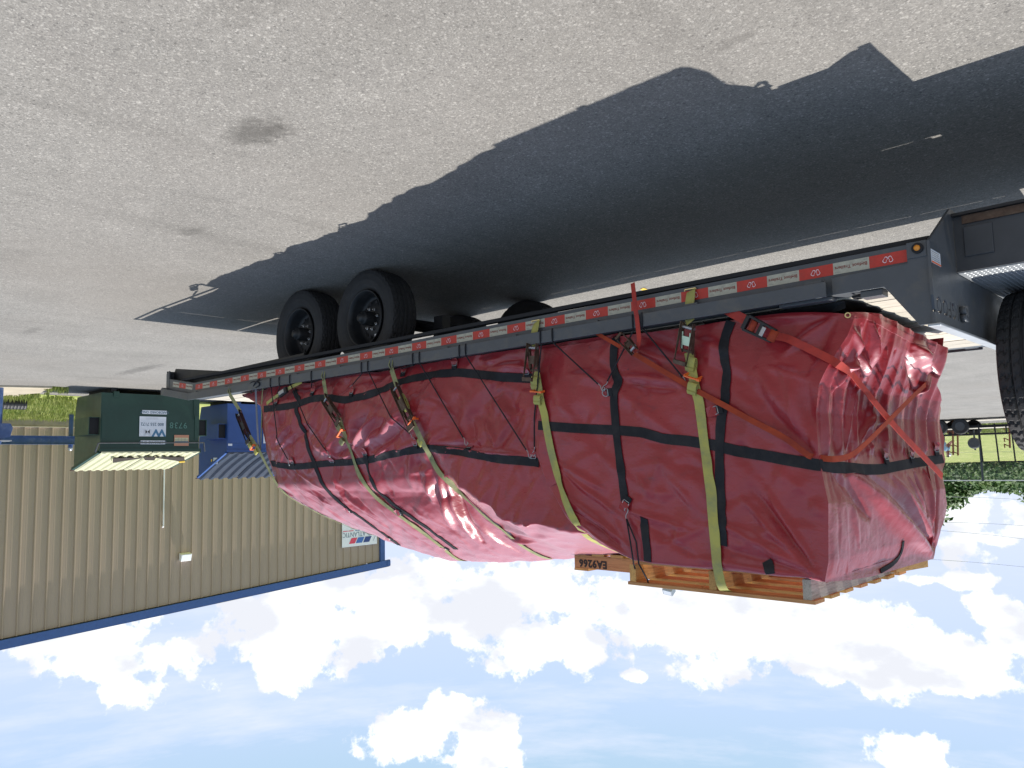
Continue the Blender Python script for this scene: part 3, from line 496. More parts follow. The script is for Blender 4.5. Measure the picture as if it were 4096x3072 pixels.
# ------------------------------------------------------------------ dumpsters
def dumpster(name, label, x0, y0, W, mats, lidm, hf=1.165, hb=1.47, D=1.35):
    t = empty(name, label, 'dumpster', (x0, y0, 0)); bodym, sidem = mats
    def sb(pts, y): return [(x0+a, y, z) for a, z in pts]
    side = [(0, .06), (D-.28, .0), (D, .22), (D+.02, hb), (D-.05, hb+.0), (0, hf)]
    side = [(0, .03), (D, .03), (D+.08, .3), (D+.08, hb), (0, hf)]
    mb = MB()
    mb.add([(x0, y0, .03), (x0, y0+W, .03), (x0, y0+W, hf), (x0, y0, hf)], [(0, 1, 2, 3)])                     # front
    mb.add([(x0+D+.08, y0, .3), (x0+D+.08, y0+W, .3), (x0+D+.08, y0+W, hb), (x0+D+.08, y0, hb), (x0+D, y0, .03), (x0+D, y0+W, .03)], [(0, 1, 2, 3), (4, 5, 1, 0)])
    mb.add([(x0, y0, .03), (x0, y0+W, .03), (x0+D, y0+W, .03), (x0+D, y0, .03)], [(0, 1, 2, 3)])
    mb.build('body', bodym, t)
    for k, y in enumerate((y0, y0+W)):
        MB().add(sb(side, y), [tuple(range(5))]).build('side_wall', sidem, t)
        # lift pocket: square sleeve along the side
        d = -1 if k == 0 else 1; ya, yb = y, y+d*.19
        mp = MB(); z0, z1 = .50, .84; xa, xb = x0+.06, x0+.85; th = .012
        mp.box(xa, xb, min(ya, yb), max(ya, yb), z1-th, z1); mp.box(xa, xb, min(ya, yb), max(ya, yb), z0, z0+th)
        mp.box(xa, xb, min(yb-d*th, yb), max(yb-d*th, yb), z0+th, z1-th); mp.build('lift_pocket', bodym, t)
        MB().box(xa+.03, xa+.04, min(ya, yb-d*th), max(ya, yb-d*th), z0+th, z1-th).build('pocket_hollow', MT['blackm'], t)
    # rims, ribs, feet
    MB().bar((x0-.02, y0-.02, hf-.03), (x0-.02, y0+W+.02, hf-.03), .05, .06).bar((x0, y0-.02, hf), (x0+D+.08, y0-.02, hb), .05, .05).bar((x0, y0+W+.02, hf), (x0+D+.08, y0+W+.02, hb), .05, .05).build('rim', bodym, t)
    MB().box(x0-.012, x0, y0, y0+W, hf-.20, hf-.165).box(x0-.014, x0, y0+.02, y0+.10, .45, .9).box(x0-.014, x0, y0+W-.10, y0+W-.02, .42, .92).box(x0-.014, x0, y0+W-.13, y0+W-.125, .1, .5).box(x0-.02, x0+.1, y0+.22, y0+.32, -.0, .10).build('stiffener', bodym, t)
    # corrugated lid, ribs run front to back
    n = 2; lw = W/n; NBR = 6 if lidm is MT['cream'] else 4
    slope = (hb-hf)/(D+.08)
    for k in range(n):
        ya = y0+k*lw+.01; nb = 6 if lidm is MT['cream'] else 4; mb = MB(); nx = 9; rows = []
        prof = []
        for i in range(nb):
            p = lw*.98/nb; prof += [(i*p, 0), (i*p+p*.18, .05), (i*p+p*.45, .055), (i*p+p*.66, .01)]
        prof.append((lw*.98, 0)); vs = []; m_ = len(prof)
        if lidm is MT['cream']: prof = [(q, h*.55) for q, h in prof]
        for j in range(nx+1):
            x = -.06+(D+.16)*j/nx; e = .6 if j in (0, nx) else 1.0; sag = -.045*math.sin(math.pi*j/nx) if lidm is MT['darklid'] else .0
            for (q, h) in prof: vs.append((x0+x, ya+q, hf+x*slope+.03+h*e+sag))
        mb.add(vs, [(j*m_+i, j*m_+i+1, (j+1)*m_+i+1, (j+1)*m_+i) for j in range(nx) for i in range(m_-1)])
        mb.add([vs[i] for i in range(m_)]+[(v[0], v[1], hf+.0) for v in vs[:m_]], [(i, i+1, m_+i+1, m_+i) for i in range(m_-1)])
        mb.build('lid', lidm, t)
    for yy in (y0+.2, y0+W-.3): MB().box(x0+.08, x0+D-.05, yy, yy+.1, -.073, .03).build('skid', MT['black'], t)
    MB().tube([(x0+D+.1, y0-.06, hb+.03), (x0+D+.1, y0+W+.08, hb+.03)], .014, 8).build('hinge_rod', MT['rusty'], t)
    return t
gd = dumpster('green_dumpster', 'dark green cardboard dumpster with pale cream lid beside the trailer tail', 15.03, 1.99, 1.92, (MT['dgreen'], MT['dgreens']), MT['cream'])
bd = dumpster('blue_dumpster', 'bright blue dumpster with ribbed black lid behind the tarped load', 16.3, 5.15, 1.95, (MT['dblue'], MT['dblue']), MT['darklid'], 1.16, 1.72)
# slot opening in the cream lid (dark) with lip
xL, sl = 15.03, (1.47-1.165)/1.43
def lidp(x, y, dz): return (xL+x, y, 1.165+x*sl+.03+dz)
def lid_at(x, y):
    d = ray(x, y); t = (1.165+.03+.05+(CAM[0]-xL)*sl-CAM[2])/(d[2]-d[0]*sl); return Vector(CAM+d*t)
zz4 = lambda u, v: (300+.3617*u, 1540+.3617*v)
pts = [lid_at(*zz4(*p)) for p in [(412, 812), (412, 860), (560, 838), (757, 806), (768, 832), (878, 832), (890, 806), (1100, 836), (1150, 846), (1215, 840), (1208, 800), (880, 797), (760, 800)]]
MB().add(pts, [tuple(range(13))]).build('slot_opening', MT['pit'], gd)
MB().tube(pts[0:10], .012, 6).build('slot_lip', MT['cream'], gd)
MB().tube([pts[8], pts[9]], .03, 8).build('slot_tab', MT['ylab'], gd)
FX = 15.014; FR = Vector((0, -1, 0)); UP = Vector((0, 0, 1))   # front face looks towards -X
def decal(parent, y0, y1, z0, z1, m, name='sticker', x=FX, th=.002): return MB().box(x-th, x, y0, y1, z0, z1).build(name, m, parent)
decal(gd, 2.70, 3.22, .47, .865, MT['whitep'])
text('W', (FX-.004, 3.08, .785), FR, UP, .19, MT['steelblue'], gd, bold=.008, sx=1.3); text('M', (FX-.004, 2.86, .785), FR, UP, .17, MT['faint'], gd, bold=.004, sx=1.2)
text('800 255 7172', (FX-.004, 2.95, .62), FR, UP, .085, MT['slate'], gd, bold=.001, sx=.95); text('wm.com', (FX-.004, 2.95, .525), FR, UP, .07, MT['faint'], gd, bold=.001)
decal(gd, 2.75, 3.23, .345, .42, MT['whitep']); text('CARDBOARD ONLY', (FX-.004, 2.99, .383), FR, UP, .066, MT['slate'], gd, bold=.0015, sx=.92)
decal(gd, 2.73, 3.21, .945, 1.02, MT['whitep'], x=FX-.0); text('CARDBOARD ONLY', (FX-.004, 2.97, .983), FR, UP, .066, MT['slate'], gd, bold=.0015, sx=.92)
text('9738', (FX-.002, 3.47, .63), FR, UP, .17, MT['chalk'], gd, spacing=1.1)
decal(gd, 3.39, 3.69, .83, 1.05, MT['peach']); decal(gd, 3.40, 3.68, .885, .975, MT['labp'], x=FX-.002); decal(gd, 3.40, 3.68, .955, .972, MT['slate'], x=FX-.004); decal(gd, 3.40, 3.68, .925, .929, MT['slate'], x=FX-.004)
for y in (3.47, 3.54, 3.61): decal(gd, y, y+.003, .89, .955, MT['slate'], x=FX-.004)
MB().tube([(14.93, 1.93, 1.0), (14.93, 3.97, .985)], .012, 8).tube([(14.93, 3.97, .985), (14.99, 4.02, 1.17)], .016, 8).tube([(14.93, 1.93, 1.0), (15.0, 1.90, 1.17)], .016, 8).build('lock_bar', MT['greyd'], gd)
BX = 16.284
decal(bd, 6.05, 6.5, .5, .95, MT['whitep'], x=BX); text('7', (BX-.004, 6.40, .62), FR, UP, .15, MT['slate'], bd)
decal(bd, 5.17, 5.27, .96, 1.01, MT['whitep'], x=BX)
MB().box(16.75, 16.95, 5.140, 5.148, 1.27, 1.42).build('sticker', MT['whitep'], bd); MB().lathe([(0, 0), (.035, 0)], (17.05, 5.145, 1.33), (0, -1, 0), 14).build('sticker', MT['ylab'], bd)

gd.location = (14.308, 1.747, .07); gd.scale = (.955, .955, .955)      # stands on skids just clear of the asphalt
bd.location = (15.522, 4.766, .07); bd.scale = (.955, .955, .955)

# ------------------------------------------------------------------ far background: fence, trees, parked utility trailers, person, pole, wires
def netting_mat():
    m = bpy.data.materials.new('chain_link'); m.use_nodes = True; t = m.node_tree; b = t.nodes['Principled BSDF']; L = t.links.new
    b.inputs['Base Color'].default_value = (.05, .06, .07, 1); b.inputs['Roughness'].default_value = .5
    tc = N(t, 'ShaderNodeTexCoord'); sp = N(t, 'ShaderNodeSeparateXYZ'); L(tc.outputs['Object'], sp.inputs[0])
    a = M_(t, 'ADD', sp.outputs[0], sp.outputs[2]); c = M_(t, 'SUBTRACT', sp.outputs[0], sp.outputs[2])
    fa = M_(t, 'LESS_THAN', M_(t, 'FRACT', M_(t, 'MULTIPLY', a, 14)), .12); fc = M_(t, 'LESS_THAN', M_(t, 'FRACT', M_(t, 'MULTIPLY', c, 14)), .12)
    L(M_(t, 'MAXIMUM', fa, fc), b.inputs['Alpha']); return m
MT['net'] = netting_mat()
FY = 42.5
fn = empty('chain_link_fence', 'tall chain link fence with grey posts in front of the green bank', 'fence', (9.5, FY, 0))
MB().add([(-50, FY, 0), (60, FY-1, 0), (60, FY-1, 2.9), (-50, FY, 2.9)], [(0, 1, 2, 3)]).build('chain_link_mesh', MT['net'], fn)
def fy(x): return FY-(x+50)/110
MB().tube([(-50, FY-.04, 2.93), (60, FY-1.04, 2.93)], .028, 6).build('top_rail', MT['fencerail'], fn); MB().tube([(-50, FY-.04, 1.62-.1), (60, FY-1.04, 1.62-.1)], .006, 4).build('mid_wire', MT['fencerail'], fn)
for i in range(-16, 18):
    x = 9.62+i*3.05; MB().tube([(x, fy(x)-.05, 0), (x, fy(x)-.05, 2.97)], .055 if i == 0 else .04, 8).build('post', MT['fencem'], fn)

def tree(label, x, y, z0, h, w, seed, group='trees beyond the grass bank', n=2200):
    rd = random.Random(seed); t = empty('broadleaf_tree', label, 'tree', (x, y, z0), group)
    tr = MB().tube([(x, y, z0-.2), (x+rd.uniform(-.2, .2), y, z0+h*.3), (x+rd.uniform(-.4, .4), y, z0+h*.75)], [.16*h/5, .12*h/5, .03*h/5], 8)
    cl = []
    for k in range(12):
        a = rd.uniform(0, 6.28); rr = rd.uniform(.1, .8)*w; zz = z0+h*rd.uniform(.28, .9); f = 1-.55*abs((zz-z0)/h-.5)
        c = (x+rr*math.cos(a)*f, y+rr*math.sin(a)*.7*f, zz); cl.append((c, rd.uniform(.28, .52)*w)); tr.tube([(x, y, z0+h*.3), (c[0], c[1], c[2])], [.05, .015], 5)
    tr.build('trunk', MT['bark'], t)
    mb = MB()
    for i in range(n):
        c, r = rd.choice(cl); d = Vector((rd.gauss(0, 1), rd.gauss(0, 1), rd.gauss(0, 1))).normalized()*r*rd.uniform(.55, 1.05); p = Vector(c)+d*Vector((1, 1, .8)).length/1.62
        if p.z < z0: continue
        a = Vector((rd.gauss(0, 1), rd.gauss(0, 1), rd.gauss(0, 1))).normalized(); b = a.orthogonal().normalized(); s = rd.uniform(.16, .38)
        mb.add([p-a*s, p+b*s*.7, p+a*s, p-b*s*.7], [(0, 1, 2, 3)])
    mb.build('crown', MT['leaf'], t); return t
tl = ['tall rounded tree just left of the far power pole', 'low spreading tree over the fence rail']
k = 0
for (px, d, top, w) in [(3690, 88, 2060, 4.2), (3790, 86, 1985, 3.6), (3850, 90, 1955, 3.4), (3905, 84, 1925, 2.8), (3985, 92, 1922, 3.0), (4030, 88, 1930, 3.2), (4085, 90, 1935, 3.4), (4150, 92, 1990, 4.5), (3550, 92, 2010, 4.5), (4250, 95, 2040, 5), (3400, 100, 2000, 5)]:
    P = CAM+ray(px, top)*d; z0 = bank(P[0], P[1])-.3
    lab = ['tall dark tree hidden mostly behind the tarp edge', 'dense green tree beside the tarp edge, tallest in view beyond the bank', 'rounded green tree second from the tarp edge beyond the bank', 'short tree left open to sky by the fence post', 'low bushy tree right under the dip of cloud beyond the fence post', 'spreading tree with pale yellow leaves beyond the black ladder gate', 'green tree beside the spare tyre tread at the horizon', 'tall tree behind the spare tyre', 'tree wholly behind the red load', 'big tree beyond the neck of the trailer', 'tree behind the wooden pallet load'][k]
    tree(lab, P[0], P[1], z0, max(2.5, P[2]-z0), w, 11+k, n=6500 if 3750 < px < 4100 else 1200); k += 1
hedge = MB(); rd = random.Random(77)
for i in range(16000):
    x = rd.uniform(2, 36); y = 88+rd.uniform(-3, 5); z = bank(x, y)+min(2.2, abs(rd.gauss(0, .7)))+rd.uniform(-.2, .3); a = Vector((rd.gauss(0, 1), rd.gauss(0, 1), rd.gauss(0, 1))).normalized(); b = a.orthogonal(); s = rd.uniform(.12, .26); p = Vector((x, y, z))
    hedge.add([p-a*s, p+b*s*.7, p+a*s, p-b*s*.7], [(0, 1, 2, 3)])
for i in range(14000):
    x = rd.choice([rd.uniform(-120, 0), rd.uniform(36, 200)]); y = 90+rd.uniform(-4, 9); z = bank(x, y)+min(4.5, abs(rd.gauss(0, 1.8)))*(.7+.5*math.sin(x*.21)+.3*math.sin(x*.53)); a = Vector((rd.gauss(0, 1), rd.gauss(0, 1), rd.gauss(0, 1))).normalized(); b = a.orthogonal(); s = rd.uniform(.3, .7); p = Vector((x, y, z))
    hedge.add([p-a*s, p+b*s*.7, p+a*s, p-b*s*.7], [(0, 1, 2, 3)])
tag(hedge.build('undergrowth', MT['leaf']), kind='stuff')

def utility_trailer(name, label, x0, y0, L_, gate_h, railz=(.38, .70), w=1.9, ladder=True):
    t = empty(name, label, 'trailer', (x0, y0, 0), 'utility trailers parked along the fence')
    mb = MB(); z0, z1 = railz
    for yy in (y0, y0+w):
        mb.bar((x0, yy, z0), (x0+L_, yy, z0), .07, .11); mb.bar((x0, yy, z1), (x0+L_, yy, z1), .05, .05)
        n = max(2, int(L_/1.3))
        for i in range(n+1): mb.bar((x0+L_*i/n, yy, z0), (x0+L_*i/n, yy, z1), .05, .05, up=(1, 0, 0))
    for i in range(8): mb.bar((x0+L_*i/7, y0, z0-.03), (x0+L_*i/7, y0+w, z0-.03), .05, .05)
    mb.build('frame', MT['blackm'], t)
    for i in range(9): MB().box(x0, x0+L_, y0+.1+i*(w-.2)/9, y0+.1+(i+.93)*(w-.2)/9, z0+.02, z0+.055).build('deck_board', MT['plank'], t)
    if ladder:
        mg = MB(); n = 4
        for i in range(n+1): mg.bar((x0+.1+i*.62, y0-.12, z0-.1), (x0+.06+i*.62, y0-.02, gate_h), .07, .05, up=(1, 0, 0))
        mg.bar((x0+.02, y0-.02, gate_h), (x0+.14+n*.62, y0-.02, gate_h), .06, .05); mg.build('ramp_gate', MT['blackm'], t)
    for xx in (x0+L_*.53, x0+L_*.67):
        for yy in (y0-.16, y0+w+.16):
            w_ = MB().lathe([(.2, -.09), (.33, -.1), (.35, -.05), (.35, .05), (.33, .1), (.2, .09), (.19, 0), (0, 0)], (xx, yy, .35), (0, 1, 0), 24).build('wheel', MT['tyre'], t)
            MB().lathe([(0, -.085), (.17, -.085), (.2, -.095)], (xx, yy, .35), (0, 1 if yy < y0 else -1, 0), 20).build('rim', MT['greyd'], w_)
    MB().bar((x0-.9, y0+w/2, z0), (x0, y0+.2, z0), .07, .09).bar((x0-.9, y0+w/2, z0), (x0, y0+w-.2, z0), .07, .09).tube([(x0-.85, y0+w/2, 0), (x0-.85, y0+w/2, .9)], .03, 8).build('tongue', MT['greyd'], t)
    return t
utility_trailer('utility_trailer', 'black utility trailer with upright ladder gate parked beyond the yard', 5.7, 36.3, 6.2, 1.95)
utility_trailer('utility_trailer', 'black utility trailer with bare grey tongue parked beside the ladder gate', 11.2, 37.4, 3.6, 1.2, ladder=False)
utility_trailer('utility_trailer', 'black utility trailer hidden behind the red tarp', 16.8, 37.0, 3.8, 1.6, ladder=False)
ts = MB().lathe([(0, .1), (.2, .1), (.25, .06), (.26, 0), (.25, -.06), (.2, -.1), (0, -.1)], (8.75, 37.2, 1.10), (.3, 1, 0), 24).bar((8.75, 37.3, .5), (8.75, 37.3, 1.42), .06, .06).build('mounted_spare_wheel', MT['greyd']); tag(ts, 'small spare wheel on an upright bracket between two parked trailers', 'wheel')
for i, (px, y0_, y1_, lab) in enumerate([(3813, 1735, 1820, 'rusty post with bent hooks nearest the tarp edge'), (3832, 1735, 1822, 'rusty post with bent hooks second from the tarp edge'), (4040, 1742, 1792, 'short rusty post with flat foot plate beside the ladder gate')]):
    a = at(px+2, y0_, 1, 37.9); b = at(px, y1_, 1, 37.9); mb = MB().bar((a.x, a.y, 0), b, .09, .06, up=(1, 0, 0))
    for q in (.35, .75, .95):
        c = Vector((a.x, a.y, 0)).lerp(b, q); mb.bar(c, c+Vector((.22, 0, -.12)), .05, .04).bar(c+Vector((.22, 0, -.12)), c+Vector((.2, 0, .06)), .04, .04)
    tag(mb.build('rusty_post', MT['rustpost']), lab, 'post', 'rusty posts by the parked trailers')

def person(x, y):
    t = empty('person', 'person in light blue shirt and dark trousers bending beside a parked trailer', 'person', (x, y, 0))
    def skin(name, joints, edges, m, sub=2, root=0):
        me = bpy.data.meshes.new(name); me.from_pydata([j[:3] for j in joints], edges, []); me.materials.append(m); o = link(name, me, t)
        bm = bmesh.new(); bm.from_mesh(me); ly = bm.verts.layers.skin.verify(); bm.verts.ensure_lookup_table()
        for i, j in enumerate(joints): bm.verts[i][ly].radius = (j[3], j[3]*(j[4] if len(j) > 4 else 1)); bm.verts[i][ly].use_root = (i == root)
        bm.to_mesh(me); bm.free(); o.modifiers.new('skin', 'SKIN').use_smooth_shade = True; s_ = o.modifiers.new('sub', 'SUBSURF'); s_.levels = sub; s_.render_levels = sub; return o
    # leaning towards +x (camera right), pelvis at 0
    J = [(0, 0, .92, .13), (.07, 0, 1.12, .125), (.17, 0, 1.34, .14), (.22, 0, 1.46, .06), (.26, -.02, 1.60, .095), (.26, -.02, 1.68, .08),
         (-.02, -.09, .86, .09), (.04, -.10, .48, .065), (-.06, -.11, .09, .045), (.05, -.13, .05, .045), (-.02, .09, .86, .09), (.02, .10, .48, .065), (-.10, .11, .09, .045), (.0, .12, .05, .045),
         (.19, -.19, 1.36, .06), (.30, -.24, 1.12, .045), (.46, -.17, .98, .034), (.53, -.15, .95, .03), (.19, .19, 1.36, .06), (.28, .25, 1.12, .045), (.44, .17, .97, .034), (.51, .15, .94, .03)]
    E = [(0, 1), (1, 2), (2, 3), (3, 4), (4, 5), (0, 6), (6, 7), (7, 8), (8, 9), (0, 10), (10, 11), (11, 12), (12, 13), (2, 14), (14, 15), (15, 16), (16, 17), (2, 18), (18, 19), (19, 20), (20, 21)]
    tr = lambda q: (x-q[0], y+q[1], q[2], *q[3:])
    skin('body', [tr(j) for j in J], E, MT['skin'])
    sh = [(0.0, 0, .95, .15), (.07, 0, 1.13, .145), (.17, 0, 1.36, .158), (.20, 0, 1.42, .08), (.19, -.2, 1.37, .078), (.27, -.24, 1.2, .066), (.19, .2, 1.37, .078), (.26, .25, 1.2, .066)]
    skin('shirt', [tr(j) for j in sh], [(0, 1), (1, 2), (2, 3), (2, 4), (4, 5), (2, 6), (6, 7)], MT['shirt'])
    pn = [(0, 0, .93, .145), (-.02, -.09, .84, .10), (.04, -.10, .48, .08), (-.06, -.11, .10, .068), (-.02, .09, .84, .10), (.02, .10, .48, .08), (-.10, .11, .10, .068)]
    skin('trousers', [tr(j) for j in pn], [(0, 1), (1, 2), (2, 3), (0, 4), (4, 5), (5, 6)], MT['trousers'])
    skin('hair', [tr(j) for j in [(.235, -.02, 1.66, .095), (.225, -.02, 1.72, .075)]], [(0, 1)], MT['hair'])
    MB().lathe([(0, .05), (.06, .04), (.08, 0)], (x-.33, y-.05, 1.60), (-1, -.3, 0), 12).build('face_mask', MT['white'], t)
    return t
pq = at(3776, 1745, 1, 38.2); person(pq.x+.12, 38.2)

lp = empty('area_light_pole', 'distant parking lot light on a tall pole above the load', 'light', (27.33, 40.2, 0))
MB().tube([(27.33, 40.2, 0), (27.33, 40.2, 9.3)], [.12, .07], 10).build('pole', MT['galv'], lp)
MB().bar((27.33, 40.2, 9.35), (27.1, 39.9, 9.5), .06, .06).build('arm', MT['galv'], lp)
hq = Matrix.Translation((27.2, 40.0, 9.75)) @ Matrix.Rotation(R(-35), 4, 'X') @ Matrix.Rotation(R(10), 4, 'Y')
MB().box(-.33, .33, -.25, .25, -.22, .22, hq).build('lamp_head', MT['galv'], lp, bevel=.03); MB().box(-.27, .27, -.262, -.252, -.16, .16, hq).build('lens', MT['lampglass'], lp)
for (a, b, lab) in [((3500, 2110), (4300, 2185), 'thin overhead wire crossing the sky above the trees, lower of the bright pair'), ((3300, 2222), (4300, 2290), 'highest thin overhead wire beside the tarp'), ((3500, 1990), (4300, 2016), 'lowest thin overhead wire just over the trees'), ((3500, 2092), (4300, 2120), 'second lowest thin overhead wire')]:
    P, Q = Vector(CAM+ray(*a)*70), Vector(CAM+ray(*b)*70)
    tag(MB().tube([P.lerp(Q, i/12)-Vector((0, 0, .3*math.sin(math.pi*i/12))) for i in range(13)], .018, 5).build('overhead_wire', MT['galv']), lab, 'wire', 'overhead wires')

# ------------------------------------------------------------------ the gooseneck trailer
TR = empty('gooseneck_trailer', 'long grey flatbed gooseneck trailer with red and white tape along its rail', 'trailer', (3.3, 1.2, 0))
XF, XE, XT, WT = -.08, 6.59, 7.24, 2.45     # front, end of level deck, tail, far side
def railz(x): return 0 if x <= XE else -(x-XE)/(XT-XE)*.10
for side in (0, 1):
    Y = (lambda d: d) if side == 0 else (lambda d: WT-d)
    def pb(mb, x0, x1, d0, d1, z0, z1):   # box following the dovetail slope
        ya, yb = sorted((Y(d0), Y(d1))); z_a, z_b = railz(x0), railz(x1)
        mb.add([(x0, ya, z0+z_a), (x0, yb, z0+z_a), (x0, yb, z1+z_a), (x0, ya, z1+z_a), (x1, ya, z0+z_b), (x1, yb, z0+z_b), (x1, yb, z1+z_b), (x1, ya, z1+z_b)], [(0, 1, 2, 3), (7, 6, 5, 4), (0, 4, 5, 1), (1, 5, 6, 2), (2, 6, 7, 3), (3, 7, 4, 0)])
    m = MB(); pb(m, XF, XE, 0, .012, .695, .855); pb(m, XF, XE, .012, .09, .844, .855); pb(m, XF, XE, .012, .07, .695, .705)
    pb(m, XE, XT, 0, .012, .695, .855); pb(m, XE, XT, .012, .09, .844, .855); pb(m, XE, XT, .012, .07, .695, .705); m.build('side_channel', MT['grey'], TR)
    m = MB(); pb(m, .32, XE, -.060, -.050, .800, .868); pb(m, XE, XT, -.060, -.050, .800, .868); m.build('rub_rail', MT['grey'], TR, bevel=.0025)
    x = .34
    while x < XE:
        m = MB(); pb(m, x, x+.075, -.049, -.001, .79, .856); m.build('stake_pocket', MT['grey'], TR)
        x += .61
    m = MB(); pb(m, XT-.05, XT, -.049, -.001, .79, .856); m.build('stake_pocket', MT['grey'], TR)
    m = MB(); pb(m, XF, XE+.3, .01, .05, .672, .694); m.build('lower_flange', MT['blackm'], TR)
    # gusset that rises to the front bulkhead
    ya, yb = sorted((Y(-.004), Y(-.016)))
    MB().prism([(XF, .70), (XF, 1.035), (-.03, 1.035), (.095, .857), (.31, .857), (.31, .78), (.0, .775), (.0, .70)], 1, ya, yb).build('gusset', MT['grey'], TR, bevel=.002)
# tape segments along the near rail, then down the dovetail
def foot_mesh():
    mb = MB()
    def foot(cx, ang, mir):
        pts = [(-.004, -.012), (.003, -.0125), (.007, -.006), (.0065, .002), (.0095, .009), (.007, .0135), (.001, .0145), (-.005, .013), (-.0075, .008), (-.0065, .0), (-.007, -.008)]
        pts = [(p[0]*mir*1.15, p[1]*1.1) for p in pts]; c, s = math.cos(ang), math.sin(ang); P = [(cx+a*c-b*s, a*s+b*c) for a, b in pts]
        n = len(P); cxm = sum(p[0] for p in P)/n; czm = sum(p[1] for p in P)/n; Q = [(cxm+(a-cxm)*.76, czm+(b-czm)*.80) for a, b in P]
        vs = [(a, 0, b) for a, b in P]+[(a, 0, b) for a, b in Q]; mb.add(vs, [(i, (i+1) % n, n+(i+1) % n, n+i) for i in range(n)])
    foot(-.0105, R(22), 1); foot(.0125, R(-34), -1)
    return mb
def seg_mesh(m): me = MB().box(0, .1524, -.0016, -.0004, 0, .0508).mesh('reflective_tape'); me.materials.append(m); return me
sr, sw = seg_mesh(MT['tred']), seg_mesh(MT['twhite']); fm = foot_mesh().mesh('footprint_emblem'); fm.materials.append(MT['foot'])
def put(name, me, parent, mtx):
    o = bpy.data.objects.new(name, me); COL.objects.link(o); o.parent = parent; o.matrix_parent_inverse = Matrix.Translation(-Vector(parent_origin(parent))) if parent.type == 'EMPTY' else parent.matrix_basis.inverted_safe(); o.matrix_basis = mtx; return o
txt = text_mesh('Bigfoot Trailers', .0205, .0003, .0004, 1.05).copy(); txt.materials.clear(); txt.materials.append(MT['ink'])
tsm = text_mesh('DOT-C2', .0062, .0002, 0).copy(); tsm.materials.clear(); tsm.materials.append(MT['grink'])
RXT = Matrix(((1, 0, 0, 0), (0, 0, -1, 0), (0, 1, 0, 0), (0, 0, 0, 1)))
for i in range(47):
    x = i*.1524; sl_ = 0
    if i > 42: x = XE+.03+(i-43)*.1524
    if x+.1524 > XT-.02: break
    if i > 42: sl_ = math.atan2(.10, XT-XE)
    Mx = Matrix.Translation((x, 0, .715+railz(x))) @ Matrix.Rotation(sl_, 4, 'Y')
    red = i % 2 == 0; o = put('reflective_tape', sr if red else sw, TR, Mx)
    if red: put('footprint_emblem', fm, o, Mx @ Matrix.Translation((.0762, -.0026, .0254)) @ Matrix.Scale(.9, 4))
    else:
        put('lettering', txt, o, Mx @ Matrix.Translation((.0762, -.0022, .024)) @ RXT)
        put('lettering', tsm, o, Mx @ Matrix.Translation((.019, -.0022, .0075)) @ RXT); put('lettering', tsm, o, Mx @ Matrix.Translation((.134, -.0022, .043)) @ RXT)
# deck planks
pw = (WT-.2)/12
for i in range(12):
    y0 = .1+i*pw
    if i == 5: y0 += .035
    y1 = .1+(i+1)*pw-.008
    MB().box(-.065, XE-.02, y0, y1, .815, .858+random.uniform(-.002, .002)).build('deck_plank', MT['plank'], TR)
    MB().add([(XE-.01, y0, .80), (XE-.01, y1, .80), (XE-.01, y1, .857), (XE-.01, y0, .857), (XT-.013, y0, .70), (XT-.013, y1, .70), (XT-.013, y1, .757), (XT-.013, y0, .757)], [(0, 1, 2, 3), (7, 6, 5, 4), (0, 4, 5, 1), (1, 5, 6, 2), (2, 6, 7, 3), (3, 7, 4, 0)]).build('deck_plank', MT['plank'], TR)
MB().box(.02, .36, .1+5*pw-.006, .1+5*pw+.03, .800, .812).build('winch_slot', MT['blackm'], TR)
MB().bar((-.05, .06, .862), (-.05, WT-.06, .862), .045, .012).build('front_deck_angle', MT['galv'], TR)
# stirrup pocket at the deck edge
MB().box(.11, .20, .005, .075, .857, .885).build('tie_down_pocket', MT['grey'], TR, bevel=.003); MB().tube([(.205, .04, .868), (.235, .02, .872), (.24, .06, .872), (.205, .07, .868)], .008, 8).build('tie_down_ring', MT['blackm'], TR)
MB().box(.32, .56, .0, .06, .857, .872).build('tie_down_pocket', MT['grey'], TR, bevel=.003)
# cross members, main beams
for i in range(17):
    x = .05+i*.41
    if x < XE: MB().box(x, x+.05, .06, WT-.06, .73, .81).build('cross_member', MT['black'], TR)
for y in (.62, 1.83-.05):
    mb = MB(); mb.box(-.08, 6.25, y-.006, y+.006, .58, .72).box(-.08, 6.25, y-.06, y+.06, .568, .58).box(-.10, 6.25, y-.06, y+.06, .715, .728); mb.add([(6.25, y-.05, .57), (6.25, y+.05, .57), (6.25, y+.05, .72), (6.25, y-.05, .72), (XT, y-.05, .54), (XT, y+.05, .54), (XT, y+.05, .66), (XT, y-.05, .66)], [(0, 1, 2, 3), (7, 6, 5, 4), (0, 4, 5, 1), (1, 5, 6, 2), (2, 6, 7, 3), (3, 7, 4, 0)]); mb.build('main_beam', MT['greyd'], TR)
# dovetail skirt and end plate
for yy in (.02, WT-.03):
    MB().prism([(4.7, .694), (6.6, .694), (XT-.014, .61), (XT-.014, .535), (7.19, .49), (6.15, .615), (4.7, .605)], 1, yy+.05*(1 if yy < 1 else -1), yy+.056*(1 if yy < 1 else -1)).build('tail_skirt', MT['black'], TR)
MB().box(XT-.012, XT, 0, WT, .52, .76).build('end_plate', MT['greyd'], TR)
MB().prism([(7.17, .52), (XT, .55), (XT, .72), (7.17, .70)], 1, -.003, .008).build('tail_gusset', MT['grey'], TR)
